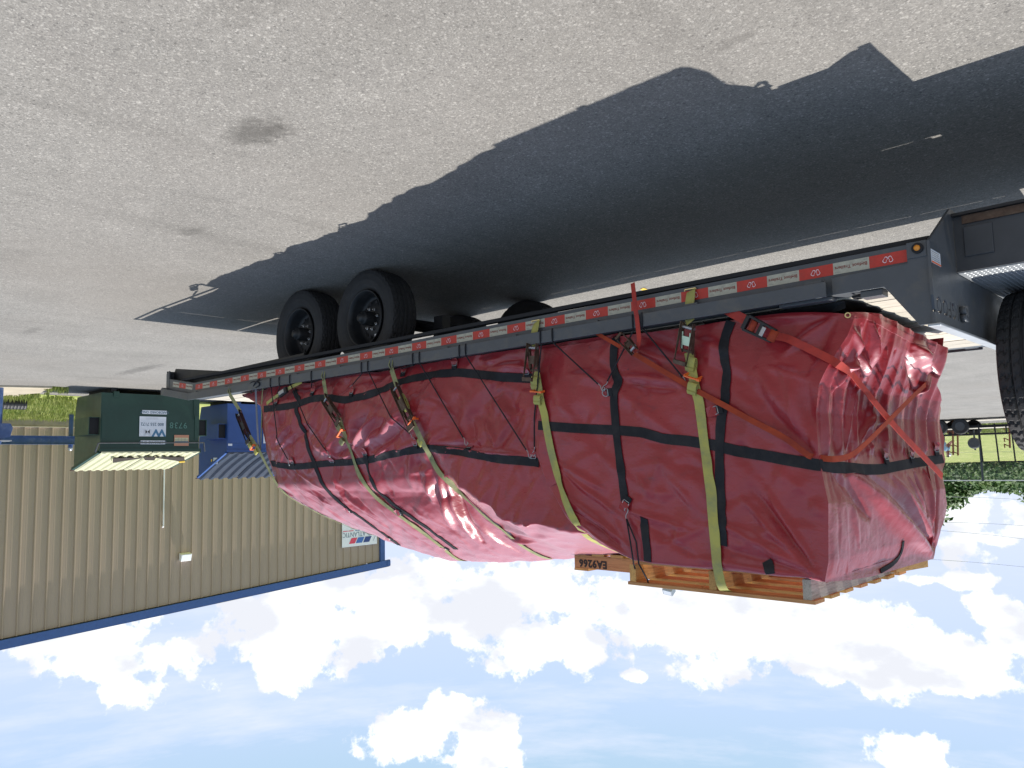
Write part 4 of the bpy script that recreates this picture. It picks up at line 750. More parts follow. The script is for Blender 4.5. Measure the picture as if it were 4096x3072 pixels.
# marker light
MB().prism([(-.078, .694), (-.002, .694), (-.002, .76), (-.078, .76)], 1, -.022, -.0165).build('light_bracket', MT['grey'], TR, bevel=.002)
MB().lathe([(.022, 0), (.022, .008), (.012, .010)], (-.045, -.0225, .724), (0, -1, 0), 20).build('light_grommet', MT['blackm'], TR)
MB().lathe([(.0125, 0), (.0115, .012), (.006, .016), (0, .017)], (-.045, -.0255, .724), (0, -1, 0), 20).build('marker_light', MT['amber'], TR, smooth=True)
# front bulkhead with cut-out letters
bh = MB().prism([(-.03, .70), (.30, .50), (2.15, .50), (2.48, .70), (2.48, 1.035), (-.03, 1.035)], 0, -.092, -.081).build('bulkhead', MT['grey'], TR)
try:
    cm = text_mesh('BIGFOOT', .092, .03, .0012, 1.16); cmm = cm.copy(); bm = bmesh.new(); bm.from_mesh(cmm); bmesh.ops.remove_doubles(bm, verts=bm.verts, dist=1e-5); bm.to_mesh(cmm); bm.free(); co = bpy.data.objects.new('lettering_cutter', cmm); COL.objects.link(co)
    co.matrix_world = Matrix(((0, 0, -1, -.087), (-.98, 0, 0, .155), (0, 1, 0, .952), (0, 0, 0, 1)))
    co.matrix_world = Matrix(((0, 0, -1, -.087), (-.98, 0, 0, .155), (0, 1.05, 0, .952), (0, 0, 0, 1)))
    bo = bh.modifiers.new('cut', 'BOOLEAN'); bo.operation = 'DIFFERENCE'; bo.object = co; bo.solver = 'EXACT'; bpy.context.view_layer.update()
    nm = bpy.data.meshes.new_from_object(bh.evaluated_get(bpy.context.evaluated_depsgraph_get())); bh.modifiers.clear(); bh.data = nm; bpy.data.objects.remove(co)
except Exception as e: print('boolean', e)
MB().bar((-.087, -.03, 1.041), (-.087, 2.48, 1.041), .05, .012).build('bulkhead_cap', MT['galv'], TR, bevel=.004)
decal(TR, -.024, .098, .735, .79, MT['whitep'], 'spec_label', x=-.0925, th=.001); decal(TR, -.022, .096, .783, .789, MT['orange'], 'spec_label_stripe', x=-.0937, th=.001)
for z in (.742, .750, .758, .767, .775): decal(TR, -.018, .085, z, z+.003, MT['grink'], 'spec_label_rule', x=-.0937, th=.001)
# neck: two deep beams carrying a diamond plate
for ya in (.33, WT-.33-.012):
    MB().box(-3.1, -.094, ya, ya+.012, .535, .775).build('neck_beam', MT['greyd'], TR)
    MB().box(-3.1, -.094, ya-.03, ya+.05, .523, .535).build('neck_flange', MT['black'], TR)
MB().box(-.24, -.13, .322, .329, .585, .715).build('bolted_plate', MT['greyd'], TR, bevel=.006)
MB().box(-3.1, -.13, .318, .329, .537, .572).build('neck_stiffener', MT['rusty'], TR)
MB().box(-3.1, -.094, .342, WT-.342, .775, .779).build('neck_plate', MT['diamond'], TR)
dm = MB()
for i in range(150):
    for j in range(100):
        x = -3.05+i*.0198; y = .36+j*.0175
        if x > -.1 or x < -1.2 or y > 1.5: continue
        a = R(45 if (i+j) % 2 else -45); c, s_ = math.cos(a)*.0085, math.sin(a)*.0085; d, e = -math.sin(a)*.003, math.cos(a)*.003
        dm.add([(x-c, y-s_, .7791), (x+d, y+e, .7791), (x+c, y+s_, .7791), (x-d, y-e, .7791), (x, y, .7812)], [(0, 1, 4), (1, 2, 4), (2, 3, 4), (3, 0, 4)])
o = dm.build('tread_pattern', MT['diamond'], TR); o['kind'] = 'stuff'
MB().prism([(-3.6, .55), (-3.1, .55), (-3.1, 1.25), (-3.6, 1.25)], 1, .9, 1.55).build('neck_riser', MT['greyd'], TR); MB().tube([(-3.4, 1.22, .35), (-3.4, 1.22, 1.2)], .07, 14).build('coupler', MT['black'], TR)
# axles, wheels
def tread_tyre(cx, cy, cz, axis, Rr, W, name, parent, n=168):
    A = Vector(axis).normalized(); U = A.orthogonal().normalized(); V = A.cross(U); c = Vector((cx, cy, cz)); rim = .56*Rr
    half = [(.26, rim), (.40, rim+.012), (.485, rim+.05*Rr/.39), (.515, Rr*.78), (.50, Rr*.90), (.47, Rr*.955)]
    tr = np.linspace(.46, -.46, 41); prof = [(t, r, 0) for t, r in half]+[(t, Rr-.03*Rr*(abs(t)/.46)**4, 1) for t in tr]+[(-t, r, 0) for t, r in reversed(half)]
    vs = []; m = len(prof)
    for k in range(n):
        a = 2*math.pi*k/n
        for (t, r, f) in prof:
            if f:
                g_ = 0
                for gk in (-.25, -.085, .085, .25):
                    if abs(t-gk) < .017: g_ = 1
                if not g_:
                    zig = .35*abs(((t*9) % 1)-.5); q = ((k/n*42)+zig*2.2+(0 if t > 0 else .5)) % 1
                    if abs(t) > .27 and q < .22: g_ = .8
                    elif abs(t) <= .27 and q < .25 and abs((t % .165)-.08) > .025: g_ = .5
                r = r-.011*g_
            elif r > Rr*.93: r = r-.006*(1 if ((k/n*42) % 1) < .22 else 0)
            vs.append(c+A*(t*W)+(U*math.cos(a)+V*math.sin(a))*r)
    fs = [(k*m+i, k*m+i+1, ((k+1) % n)*m+i+1, ((k+1) % n)*m+i) for k in range(n) for i in range(m-1)]
    return MB().add(vs, fs).build(name, MT['tyre'], parent)
def wheel(x, y, out, label=None):     # out: -1 faces the camera side
    t = tread_tyre(x, y, .39, (0, 1, 0), .39, .235, 'wheel', TR, 120)
    o_ = lambda d: y+out*d
    pr = [(.222, .10), (.226, .118), (.215, .112), (.205, .07), (.19, .02), (.172, -.015), (.160, .0), (.12, .028), (.09, .032), (.0, .032)]
    rm = MB().lathe([(r, -h*1.0 if out < 0 else h) for r, h in pr], (x, y, .39), (0, 1, 0), 48).build('rim', MT['black'], t, smooth=True)
    MB().lathe([(.058, 0.03), (.056, .12), (.05, .13), (.035, .135), (.034, .155), (.0, .158)], (x, y, .39), (0, out, 0), 24).build('hub', MT['black'], t, smooth=True)
    for k in range(8):
        a = k*math.pi/4+.2; p = (x+.0825*math.cos(a), o_(.032), .39+.0825*math.sin(a)); MB().lathe([(.0125, 0), (.0125, .018), (.006, .02), (.006, .03), (0, .03)], p, (0, out, 0), 6).build('lug_nut', MT['zinc'], t)
    for k in range(10):
        a = k*math.pi/5; p = (x+.138*math.cos(a), o_(.0225), .39+.138*math.sin(a)); MB().lathe([(0, .002), (.0165, .002), (.0175, -.004)], p, (0, out, 0), 14).build('hand_hole', MT['blackm'], t)
    return t
for xw in (4.05, 5.02):
    wheel(xw, .32, -1); wheel(xw, WT-.32, 1)
    MB().tube([(xw, .35, .39), (xw, WT-.35, .39)], .05, 12).build('axle', MT['black'], TR)
    for y in (.6, 1.83): MB().tube([(xw-.42, y, .50), (xw-.2, y, .43), (xw, y, .41), (xw+.2, y, .43), (xw+.42, y, .50)], .03, 8).build('leaf_spring', MT['black'], TR)
for y in (.6, 1.83):
    for x in (3.57, 4.53, 5.48): MB().box(x-.05, x+.05, y-.04, y+.04, .40, .5).build('spring_hanger', MT['black'], TR)
decal_ = MB().box(4.05-.045, 4.05-.02, .2945, .2955, .39+.12, .39+.165).build('weight_sticker', MT['white'], TR)
# spare tyre standing on the neck
sp = tread_tyre(-.265, 1.02, .779+.388, (1, 0, 0), .388, .25, 'spare_tyre', None, 168); tag(sp, 'black spare tyre standing upright on the trailer neck', 'tyre')
MB().lathe([(.21, -.09), (.2, 0), (.1, .03), (0, .03)], (-.265, 1.02, .779+.388), (-1, 0, 0), 32).build('rim', MT['black'], sp)
#TARPS#
# ------------------------------------------------------------------ the two tarps
_rng = np.random.RandomState(4); _tab = _rng.rand(256, 256)
def vn(x, y):
    xi = np.floor(x).astype(int); yi = np.floor(y).astype(int); fx = x-xi; fy_ = y-yi; fx = fx*fx*(3-2*fx); fy_ = fy_*fy_*(3-2*fy_)
    T = lambda a, b: _tab[a % 256, b % 256]
    return (T(xi, yi)*(1-fx)+T(xi+1, yi)*fx)*(1-fy_)+(T(xi, yi+1)*(1-fx)+T(xi+1, yi+1)*fx)*fy_-.5
def fbm(x, y, o=4):
    r = 0; a = 1
    for i in range(o): r = r+a*vn(x*2**i+17*i, y*2**i+5*i); a *= .5
    return r
sst = lambda a, b, x: (lambda t: t*t*(3-2*t))(np.clip((x-a)/(b-a), 0, 1))
def smooth_rows(P, it, ax=1):
    for _ in range(it):
        Q = P.copy()
        if ax == 1: Q[:, 1:-1] = (P[:, :-2]+2*P[:, 1:-1]+P[:, 2:])/4
        else: Q[1:-1] = (P[:-2]+2*P[1:-1]+P[2:])/4
        P = Q
    return P
# rear tarp base surface: rows follow a cross-section from the near hem over the ridge to the far hem
xs = np.linspace(1.5, 5.27, 310)
zs = np.interp(xs, [1.5, 2.0, 2.36, 2.6, 2.9, 3.24, 4.1, 5.27], [1.98, 1.925, 1.915, 1.77, 1.63, 1.65, 1.69, 1.72])
zr = np.interp(xs, [1.5, 2.0, 2.3, 2.6, 3.0, 3.4, 4.0, 4.5, 5.0, 5.27], [2.08, 2.16, 2.2, 2.24, 2.29, 2.33, 2.36, 2.30, 2.21, 2.15])
rows = []
hem = .862+.012*fbm(xs*2.2, xs*0+3, 3)
tv = np.linspace(0, 1, 100)
A1 = np.stack([np.repeat(xs[:, None], 100, 1), (.05-.03*sst(0, .35, tv))[None, :]+.0*xs[:, None], hem[:, None]+(zs-hem)[:, None]*tv[None, :]], -1)
ty = np.linspace(.012, 1, 120); ex = np.interp(xs, [1.5, 3.5, 5.27], [1.6, 1.5, 1.25])
gg = 1-(1-ty[None, :])**ex[:, None]
A2 = np.stack([np.repeat(xs[:, None], 120, 1), .02+1.08*np.repeat(ty[None, :], len(xs), 0), zs[:, None]+(zr-zs)[:, None]*gg], -1)
t3 = np.linspace(.05, 1, 20)
A3 = np.stack([np.repeat(xs[:, None], 20, 1), 1.1+1.0*np.repeat(t3[None, :], len(xs), 0), zr[:, None]-(zr-zs)[:, None]*(t3[None, :]**1.5)], -1)
A4 = np.stack([np.repeat(xs[:, None], 12, 1), np.full((len(xs), 12), 2.11), zs[:, None]-(zs-.87)[:, None]*np.linspace(.08, 1, 12)[None, :]], -1)
PR = np.concatenate([A1, A2, A3, A4], 1); _w = sst(2.75, 3.15, xs)[:, None, None]; PR = smooth_rows(PR, 22)*_w+smooth_rows(PR, 3)*(1-_w); PR[:, :, 2] = smooth_rows(PR, 6, 0)[:, :, 2]
# the side bellies out below the webbing and leans back to the shoulder
_b = np.interp(PR[:, :, 2], [.86, 1.0, 1.2, 1.4, 1.62, 1.74, 1.95], [.0, -.045, -.06, -.02, .065, .085, .0])*(PR[:, :, 1] < .45)*np.clip((.45-PR[:, :, 1])/.3, 0, 1)
PR[:, :, 1] += _b*sst(2.7, 3.1, PR[:, :, 0])
# rounded, slightly pulled-in rear corner
fr = sst(5.05, 5.27, PR[:, :, 0]); PR[:, :, 1] += .05*fr*(PR[:, :, 1] < 1)*sst(.9, 1.2, PR[:, :, 2])
# front tarp
xf = lambda z: np.interp(z, [.88, .93, 1.02, 1.12, 1.24, 1.36, 1.55, 1.75, 2.0, 2.08], [.27, .275, .30, .345, .395, .415, .415, .385, .40, .42])
s_ = np.linspace(0, 1, 150); XM = 2.06
def ztop(x): return np.interp(x, [.42, 1.42, 1.63, 1.82, 1.98, 2.06], [2.085, 2.075, 2.0, 1.885, 1.71, 1.50])
xt = .42+s_*(XM-.42); zt = ztop(xt); hemf = .885+.05*np.exp(-s_*12)+.010*fbm(s_*5, s_*0+9, 3)
tv = np.linspace(0, 1, 120); Zf = hemf[:, None]+(zt-hemf)[:, None]*tv[None, :]
Xn = xf(Zf)*(1-s_[:, None])+XM*s_[:, None]
Yn = .035-.045*sst(.9, 1.25, Zf)+.10*np.exp(-s_[:, None]/.09)*(1-sst(.93, 1.25, Zf))
B1 = np.stack([Xn, Yn, Zf], -1)
ty = np.linspace(.01, 1, 60)
B2 = np.stack([np.repeat(xt[:, None], 60, 1), -.01+1.46*np.repeat(ty[None, :], 150, 0), zt[:, None]+.0*ty[None, :]-.012*np.sin(np.pi*ty)[None, :]], -1)
t4 = np.linspace(.03, 1, 30); Z4 = zt[:, None]-(zt-.90)[:, None]*t4[None, :]
B3 = np.stack([xf(Z4)*(1-s_[:, None])+XM*s_[:, None], np.full(Z4.shape, 1.45), Z4], -1)
PF = np.concatenate([B1, B2, B3], 1)
edge = PF[0, :120].copy()
sm = smooth_rows(PF, 5); w_ = sst(.0, .06, s_)[:, None, None]; PF = PF*(1-w_)+sm*w_
# front face
NY, NZ = 190, 190
fy2 = np.linspace(0, 1, NY); fz = np.linspace(0, 1, NZ)
def on_face(x, y):
    X = .40
    for _ in range(8): P = at(x, y, 0, X); X = float(xf(P.z))
    return P.y, P.z
_te = [on_face(*p) for p in [(3285, 2325), (3400, 2320), (3490, 2305), (3570, 2282), (3640, 2262), (3735, 2235)]]
_ty = np.array([0]+[q[0] for q in _te[1:]]); _tz = np.array([2.085]+[q[1] for q in _te[1:]])
Zr = lambda y: np.interp(y, _ty, _tz)
_se = sorted([on_face(*p)[::-1] for p in [(3790, 1417), (3795, 1450), (3766, 1492), (3750, 1512), (3758, 1560), (3768, 1650), (3778, 1750), (3780, 1840), (3768, 1900), (3782, 1960), (3790, 2020), (3783, 2060), (3765, 2120), (3750, 2180), (3735, 2232)]])
YR = lambda z: np.interp(z, [q[0] for q in _se], [q[1] for q in _se])
Yg = np.repeat(fy2[:, None], NZ, 1)*1.48
hz = np.interp(Yg[:, 0], [0, .2, .37, .88, 1.39, 1.6], [hemf[0], .895, .89, .92, .95, .98]); Zg = hz[:, None]+(Zr(Yg)-hz[:, None])*fz[None, :]
Y0g = np.interp(Zg, edge[:, 2], edge[:, 1]); Y2 = Y0g+(YR(Zg)-Y0g)*fy2[:, None]; Xg = xf(Zg)
PC = np.stack([Xg, Y2, Zg], -1)
def faces(nx, ny, off=0): return [(off+i*ny+j, off+i*ny+j+1, off+(i+1)*ny+j+1, off+(i+1)*ny+j) for i in range(nx-1) for j in range(ny-1)]
def bvh_of(*grids):
    vs = []; fs = []
    for G in grids:
        fs += faces(G.shape[0], G.shape[1], len(vs)); vs += [tuple(v) for v in G.reshape(-1, 3)]
    return BVHTree.FromPolygons(vs, fs)
B0 = bvh_of(PR, PF, PC)
def hit(bv, x, y):
    d = ray(x, y); h = bv.ray_cast(Vector(CAM), Vector(d).normalized())
    return h[0], h[1]
def normals(G):
    a = np.gradient(G, axis=0); b = np.gradient(G, axis=1); n = np.cross(a, b); l = np.linalg.norm(n, axis=-1, keepdims=True); return n/np.maximum(l, 1e-9)
# folds: photo points of each fold line, half width (m), height (m, + = towards the viewer)
F = []
def fold(pts, w, a, grp='r', tp=1): F.append((pts, w*.85, a*(1.15 if grp == 'c' else 1.75), grp, tp))
z3 = lambda u, v: (1000+.5425*u, 1300+.5425*v)
z9 = lambda u, v: (860+.3316*u, 1450+.3316*v)
for (a, b, w, h) in [((770, 890), (920, 675), .022, .038), ((745, 850), (880, 650), .03, -.02), ((850, 885), (945, 775), .018, .028), ((190, 880), (270, 745), .02, .030), ((225, 900), (312, 800), .02, .026), ((110, 985), (300, 880), .025, .025), ((930, 965), (1012, 898), .014, .018),
                     ((620, 960), (760, 880), .02, -.02), ((640, 985), (730, 960), .012, .012), ((880, 930), (1150, 750), .05, -.022), ((900, 900), (1120, 640), .04, .018), ((1150, 610), (980, 760), .04, .015), ((1230, 900), (1700, 850), .04, .016), ((1330, 880), (1740, 930), .022, -.022), ((1430, 900), (2000, 960), .014, .026),
                     ((1480, 480), (1700, 640), .05, .013), ((1250, 520), (1100, 760), .06, .016), ((1600, 560), (1750, 700), .06, -.012), ((1760, 540), (1930, 680), .03, .012), ((1700, 260), (2080, 330), .03, .02), ((1750, 300), (2000, 250), .02, -.02), ((1500, 240), (1700, 300), .03, .015), ((1150, 290), (1500, 330), .04, .015),
                     ((940, 300), (1020, 420), .03, .015), ((650, 400), (960, 370), .03, .016), ((330, 480), (560, 430), .03, -.018), ((100, 450), (190, 560), .04, .03), ((200, 620), (130, 900), .03, .02), ((250, 640), (200, 760), .03, -.012), ((500, 620), (420, 800), .05, .012), ((700, 620), (640, 760), .05, -.012),
                     ((870, 1000), (1000, 1260), .03, .014), ((960, 1020), (1060, 1250), .02, -.012), ((1180, 960), (1200, 1200), .035, .016), ((1240, 960), (1270, 1180), .02, -.016), ((1310, 1090), (1350, 1300), .03, .03), ((1400, 1090), (1500, 1500), .035, .04), ((1440, 1110), (1640, 1560), .03, .035), ((1380, 1120), (1430, 1400), .025, -.022), ((1480, 1160), (1720, 1600), .03, -.028), ((1560, 1250), (1860, 1620), .03, .022), ((1330, 1060), (1200, 1090), .03, .014),
                     ((160, 1060), (330, 1290), .018, .016), ((200, 1050), (520, 1330), .014, -.012), ((240, 1060), (600, 1330), .02, .014), ((300, 1060), (520, 1230), .015, -.012), ((340, 1080), (560, 1210), .014, .012), ((610, 1050), (640, 1200), .014, .018), ((630, 1190), (760, 1370), .016, .014), ((640, 1060), (700, 1250), .018, -.012), ((780, 1070), (830, 1190), .015, .010), ((280, 1290), (960, 1590), .02, -.018), ((330, 1290), (1000, 1610), .018, .014), ((700, 1260), (860, 1380), .03, .012),
                     ((110, 1240), (170, 1130), .02, .03), ((100, 1240), (230, 1200), .018, .024), ((110, 1250), (280, 1255), .016, -.012), ((130, 1180), (140, 1050), .02, -.02), ((2010, 1470), (2060, 1490), .01, .01), ((1860, 1500), (2212, 1560), .05, .015), ((1900, 1560), (2100, 1600), .03, .02)]:
    fold([z3(*a), z3(*b)], w, h)
for (a, b, w, h) in [((3270, 2300), (2880, 2090), .022, .016), ((3275, 2310), (2960, 1990), .018, .014), ((3270, 2300), (3000, 1950), .014, -.014), ((3270, 2290), (3060, 1960), .016, .012), ((3265, 2310), (2760, 2230), .02, .010), ((3250, 2300), (2850, 2180), .02, -.008), ((3270, 1810), (3030, 1480), .03, .014), ((3270, 1820), (2960, 1560), .03, -.014), ((3260, 1835), (2960, 1640), .025, .014), ((3275, 1800), (3110, 1440), .02, .012),
                     ((3330, 1270), (3140, 1420), .02, .015), ((3340, 1280), (3220, 1500), .02, -.012), ((3310, 1260), (3020, 1280), .02, .012), ((3220, 1500), (3230, 1790), .03, -.012), ((3180, 1480), (3180, 1700), .03, .010), ((2520, 1530), (2720, 1560), .02, -.014), ((2470, 1500), (2700, 1530), .02, .012), ((2440, 1540), (2720, 1760), .03, .012), ((2570, 1340), (2790, 1430), .04, -.016), ((2530, 1400), (2700, 1440), .03, .014), ((2790, 1360), (2930, 1420), .03, .016), ((2860, 1460), (3080, 1620), .035, -.016), ((2900, 1480), (3100, 1700), .03, .012),
                     ((2230, 1850), (2420, 1960), .02, .010), ((2245, 1880), (2500, 2080), .015, .010), ((2280, 1990), (2520, 2190), .014, .012), ((2300, 2040), (2500, 2210), .012, -.012), ((2320, 2090), (2450, 2190), .012, .014), ((2520, 2045), (2760, 2120), .015, .010), ((2530, 2060), (2800, 2240), .018, -.008), ((2200, 1480), (2300, 1700), .04, .010), ((2060, 1440), (2110, 1500), .02, .015), ((2280, 1500), (2450, 1520), .03, .012), ((2300, 1640), (2420, 1800), .05, -.010), ((2640, 1850), (2900, 2050), .05, .012), ((2250, 1900), (2300, 2060), .03, .012)]:
    fold([a, b], w, h, 'f')
for (a, b, w, h) in [((3400, 1895), (3720, 2205), .055, .050), ((3470, 1895), (3740, 2180), .04, -.035), ((3560, 1890), (3735, 2150), .03, .022), ((3340, 1900), (3480, 2070), .03, -.022), ((3300, 1885), (3300, 2310), .012, .012), ((3325, 1890), (3345, 2290), .012, -.012), ((3350, 1900), (3390, 2290), .012, .014), ((3370, 1900), (3440, 2180), .03, .012), ((3620, 1890), (3720, 2100), .022, .02), ((3660, 1890), (3700, 2060), .02, -.025), ((3700, 1880), (3730, 2100), .02, .025), ((3745, 1900), (3735, 2180), .02, -.03),
                     ((3390, 1840), (3420, 1560), .016, .022), ((3400, 1850), (3370, 1620), .012, -.02), ((3420, 1830), (3520, 1600), .014, .024), ((3440, 1820), (3560, 1680), .014, -.02), ((3480, 1830), (3490, 1560), .014, .02), ((3550, 1830), (3545, 1400), .016, .028), ((3570, 1830), (3575, 1400), .013, -.025), ((3620, 1820), (3630, 1400), .02, .026), ((3650, 1820), (3655, 1420), .015, -.024), ((3700, 1800), (3700, 1420), .018, .022), ((3740, 1800), (3720, 1600), .02, -.02), ((3330, 1560), (3380, 1460), .022, .035), ((3380, 1470), (3430, 1440), .018, .03), ((3400, 1300), (3470, 1520), .016, .028), ((3440, 1300), (3440, 1500), .014, -.024), ((3490, 1290), (3480, 1500), .014, .026), ((3505, 1320), (3515, 1480), .010, -.026), ((3660, 1380), (3720, 1480), .03, .05), ((3640, 1420), (3660, 1560), .025, -.04), ((3720, 1500), (3660, 1570), .02, .035), ((3700, 1440), (3740, 1500), .015, -.04)]:
    fold([a, b], w, h, 'c')
rd = random.Random(21)
for i in range(60):
    x = rd.uniform(1050, 2150); y = rd.uniform(1480, 1880); l = rd.uniform(60, 190); a = R(rd.choice([-50, -40, -30, 25, 60])+rd.uniform(-15, 15)); fold([(x, y), (x+l*math.cos(a), y+l*math.sin(a))], rd.uniform(.012, .03), rd.choice([-1, 1])*rd.uniform(.004, .010))
for i in range(45):
    x = rd.uniform(2200, 3250); y = rd.uniform(1350, 2200); l = rd.uniform(60, 220); a = R(rd.choice([35, 50, 20, -20])+rd.uniform(-12, 12)); fold([(x, y), (x+l*math.cos(a), y+l*math.sin(a))], rd.uniform(.014, .03), rd.choice([-1, 1])*rd.uniform(.003, .008), 'f')
for i in range(60):
    x = rd.uniform(1150, 1980); y = 1980+(x-1150)*.22+rd.uniform(-90, 90); l = rd.uniform(80, 260); a = R(38+rd.uniform(-10, 10)); fold([(x, y), (x+l*math.cos(a), y+l*math.sin(a))], rd.uniform(.012, .022), rd.choice([-1, 1])*rd.uniform(.003, .007))
def displace(G, grp, field):
    n = normals(G); P = G.reshape(-1, 3); D = np.zeros(len(P))
    for (pts, w, a, g_, tp) in F:
        if g_ != grp: continue
        q = [hit(B0, *p)[0] for p in pts]
        if any(v is None for v in q):
            q = [at(p[0], p[1], 0, .42) if grp == 'c' else at(p[0], p[1], 1, .25) for p in pts]
        a0, b0 = np.array(q[0]), np.array(q[1]); ab = b0-a0; L2 = ab@ab
        if L2 < 1e-6 or L2 > 2.5: continue
        t = np.clip(((P-a0)@ab)/L2, 0, 1); d2 = ((P-(a0+t[:, None]*ab))**2).sum(1)
        k = np.exp(-d2/(2*w*w*(.35+.65*(np.sin(np.pi*np.clip(t, .05, .95))))**2))*(np.sin(np.pi*np.clip(t, .04, .96))**.6)
        D += a*k
    D = D.reshape(G.shape[:2])+field
    return G+n*D[..., None], D
# normals must point outwards: check orientation
def outward(G, i, j, ref):
    n = normals(G)[i, j]; return 1 if np.dot(n, ref) > 0 else -1
# rear
z_ = PR[:, :, 2]; y_ = PR[:, :, 1]; x_ = PR[:, :, 0]; q_ = z_+y_
env = np.minimum(1, np.minimum((x_-1.5)/.1, (5.3-x_)/.08)); env = np.clip(env, .15, 1)
fr_ = (.026*fbm(x_*1.7+q_*.8, q_*1.9-x_*.5, 3)+.020*(1-np.abs(fbm(x_*4.2-q_*3.0, q_*2.2+x_*1.5, 3)*2.4))-.012)*env
rf_ = sst(.02, .14, y_-.0); fr_ = fr_*(1-.55*rf_)
fr_ += .018*np.exp(-((z_-.93)/.06)**2)*vn(x_*9, x_*0+4)*(y_ < .3)*env       # gathered hem
if outward(PR, 100, 40, (0, -1, 0)) < 0:
    PR = PR[::-1]; fr_ = fr_[::-1]
PRd, _ = displace(PR, 'r', fr_)
z_ = PF[:, :, 2]; y_ = PF[:, :, 1]; x_ = PF[:, :, 0]; env = sst(0, .12, (x_-xf(z_))); q_ = z_+y_
ff = (.016*fbm(x_*1.6+5, q_*1.5+x_*.6, 3)+.014*(1-np.abs(fbm(x_*3.6-q_*2.4, q_*2+x_*2, 3)*2.4))-.008)*env
ff *= 1-.6*sst(1.9, 2.05, z_)*(y_ < .1)
sgn = outward(PF, 70, 50, (0, -1, 0))
if sgn < 0: PF = PF[::-1]; ff = ff[::-1]
PFd, _ = displace(PF, 'f', ff)
# seam columns stay put so that the corner closes
ci = -1 if sgn < 0 else 0
PFd[ci] = PF[ci]
z_ = PC[:, :, 2]; y_ = PC[:, :, 1]; e = (sst(0, .05, fy2*1.5)[:, None]*np.ones_like(y_))*sst(0, .04, Zr(y_)-z_)
a_ = y_*1.0+(z_-1.62)*.10*(y_-.25); rid = lambda a, f, s: (1-np.abs(2*((a*f+s) % 1)-1))
aw = a_+.17*vn(a_*2.3+3, z_*.6)+.03*vn(a_*8, z_*2.2); hm_ = .45+.9*(vn(a_*3.1, z_*1.4+7)+.5)
pl = (rid(aw, 5.0, .3)**1.5-.35)*.030*hm_+(rid(aw+.02*vn(a_*7, z_*4), 11.5, .1)**1.5-.35)*.007
Am = sst(1.62, 1.48, z_) if False else (1-sst(1.47, 1.60, z_)); lo = 1-.35*(1-sst(.95, 1.15, z_))
fc = pl*Am*lo+.012*fbm(y_*3, z_*3, 3)+.004*fbm(y_*14, z_*9, 3)
fc += .010*np.sin(y_*19+vn(y_*5, z_)*3)*np.exp(-((z_-1.02)/.09)**2)
sg2 = outward(PC, 90, 120, (-1, 0, 0))
if sg2 < 0: PC = PC[::-1]; fc = fc[::-1]; e = e[::-1]
PCd, D = displace(PC, 'c', fc); PCd = PC+(PCd-PC)*e[..., None]

def grids_obj(name, grids, m):
    vs = []; fs = []
    for G in grids:
        fs += faces(G.shape[0], G.shape[1], len(vs)); vs += [tuple(v) for v in G.reshape(-1, 3)]
    me = bpy.data.meshes.new(name); me.from_pydata(vs, [], fs); me.materials.append(m)
    for p in me.polygons: p.use_smooth = True
    o = bpy.data.objects.new(name, me); COL.objects.link(o); return o
# rear end closing, with the skirt that spreads on the deck behind
er = np.argmax([PRd[0, 0, 0], PRd[-1, 0, 0]]); edge_r = PRd[0] if er == 0 else PRd[-1]
R_ = []
for k, t in enumerate(np.linspace(0, 1, 30)):
    row = edge_r.copy(); zz = row[:, 2]; row[:, 2] = zz+(.875-zz)*t if True else zz
    fl = np.interp(row[:, 2], [.86, .92, 1.0, 1.15], [.55, .30, .08, 0])*sst(.1, .6, t)
    row[:, 0] = row[:, 0]+.015*math.sin(k*.6)+fl+.02*np.sin(row[:, 1]*14)*t; row[:, 1] = row[:, 1]*(1-.0*t)+.06*t*(row[:, 1] < 1)
    R_.append(row)
RE = np.stack(R_)
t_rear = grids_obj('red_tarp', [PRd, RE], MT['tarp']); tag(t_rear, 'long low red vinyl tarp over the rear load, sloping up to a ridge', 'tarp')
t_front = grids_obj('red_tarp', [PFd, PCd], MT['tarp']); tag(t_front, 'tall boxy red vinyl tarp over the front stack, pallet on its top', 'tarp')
BV = bvh_of(PRd, PFd, PCd)

# ------------------------------------------------------------------ ribbons that follow the cloth
def fixn(p, n):
    n = Vector(n)
    if (Vector(CAM)-p).dot(n) < 0: n = -n
    return n
def resample(pts, step):
    out = [Vector(pts[0])]
    for a, b in zip(pts[:-1], pts[1:]):
        a, b = Vector(a), Vector(b); m = max(1, int((b-a).length/step))
        for i in range(1, m+1): out.append(a.lerp(b, i/m))
    return out
def smooth_poly(pts, it=2):
    pts = [Vector(p) for p in pts]
    for _ in range(it):
        q = [pts[0]]
        for a, b in zip(pts[:-1], pts[1:]): q += [a.lerp(b, .25), a.lerp(b, .75)]
        q.append(pts[-1]); pts = q
    return pts
def track(px, step=9):
    P = []
    for v in resample([(a, b, 0) for a, b in px], step):
        h, n = hit(BV, v.x, v.y)
        if h is not None: P.append((h, fixn(h, n)))
    return P
def over(p0, ydst, xdst, n=26):     # carry on over the top of the load to the far side
    P = []
    for i in range(1, n+1):
        t = i/n; x = p0.x+(xdst-p0.x)*t; y = p0.y+(ydst-p0.y)*t; h, nn, _, _ = BV.ray_cast(Vector((x, y, 4)), Vector((0, 0, -1)))
        if h is not None: P.append((h, Vector(nn) if nn.z > 0 else -Vector(nn)))
    return P
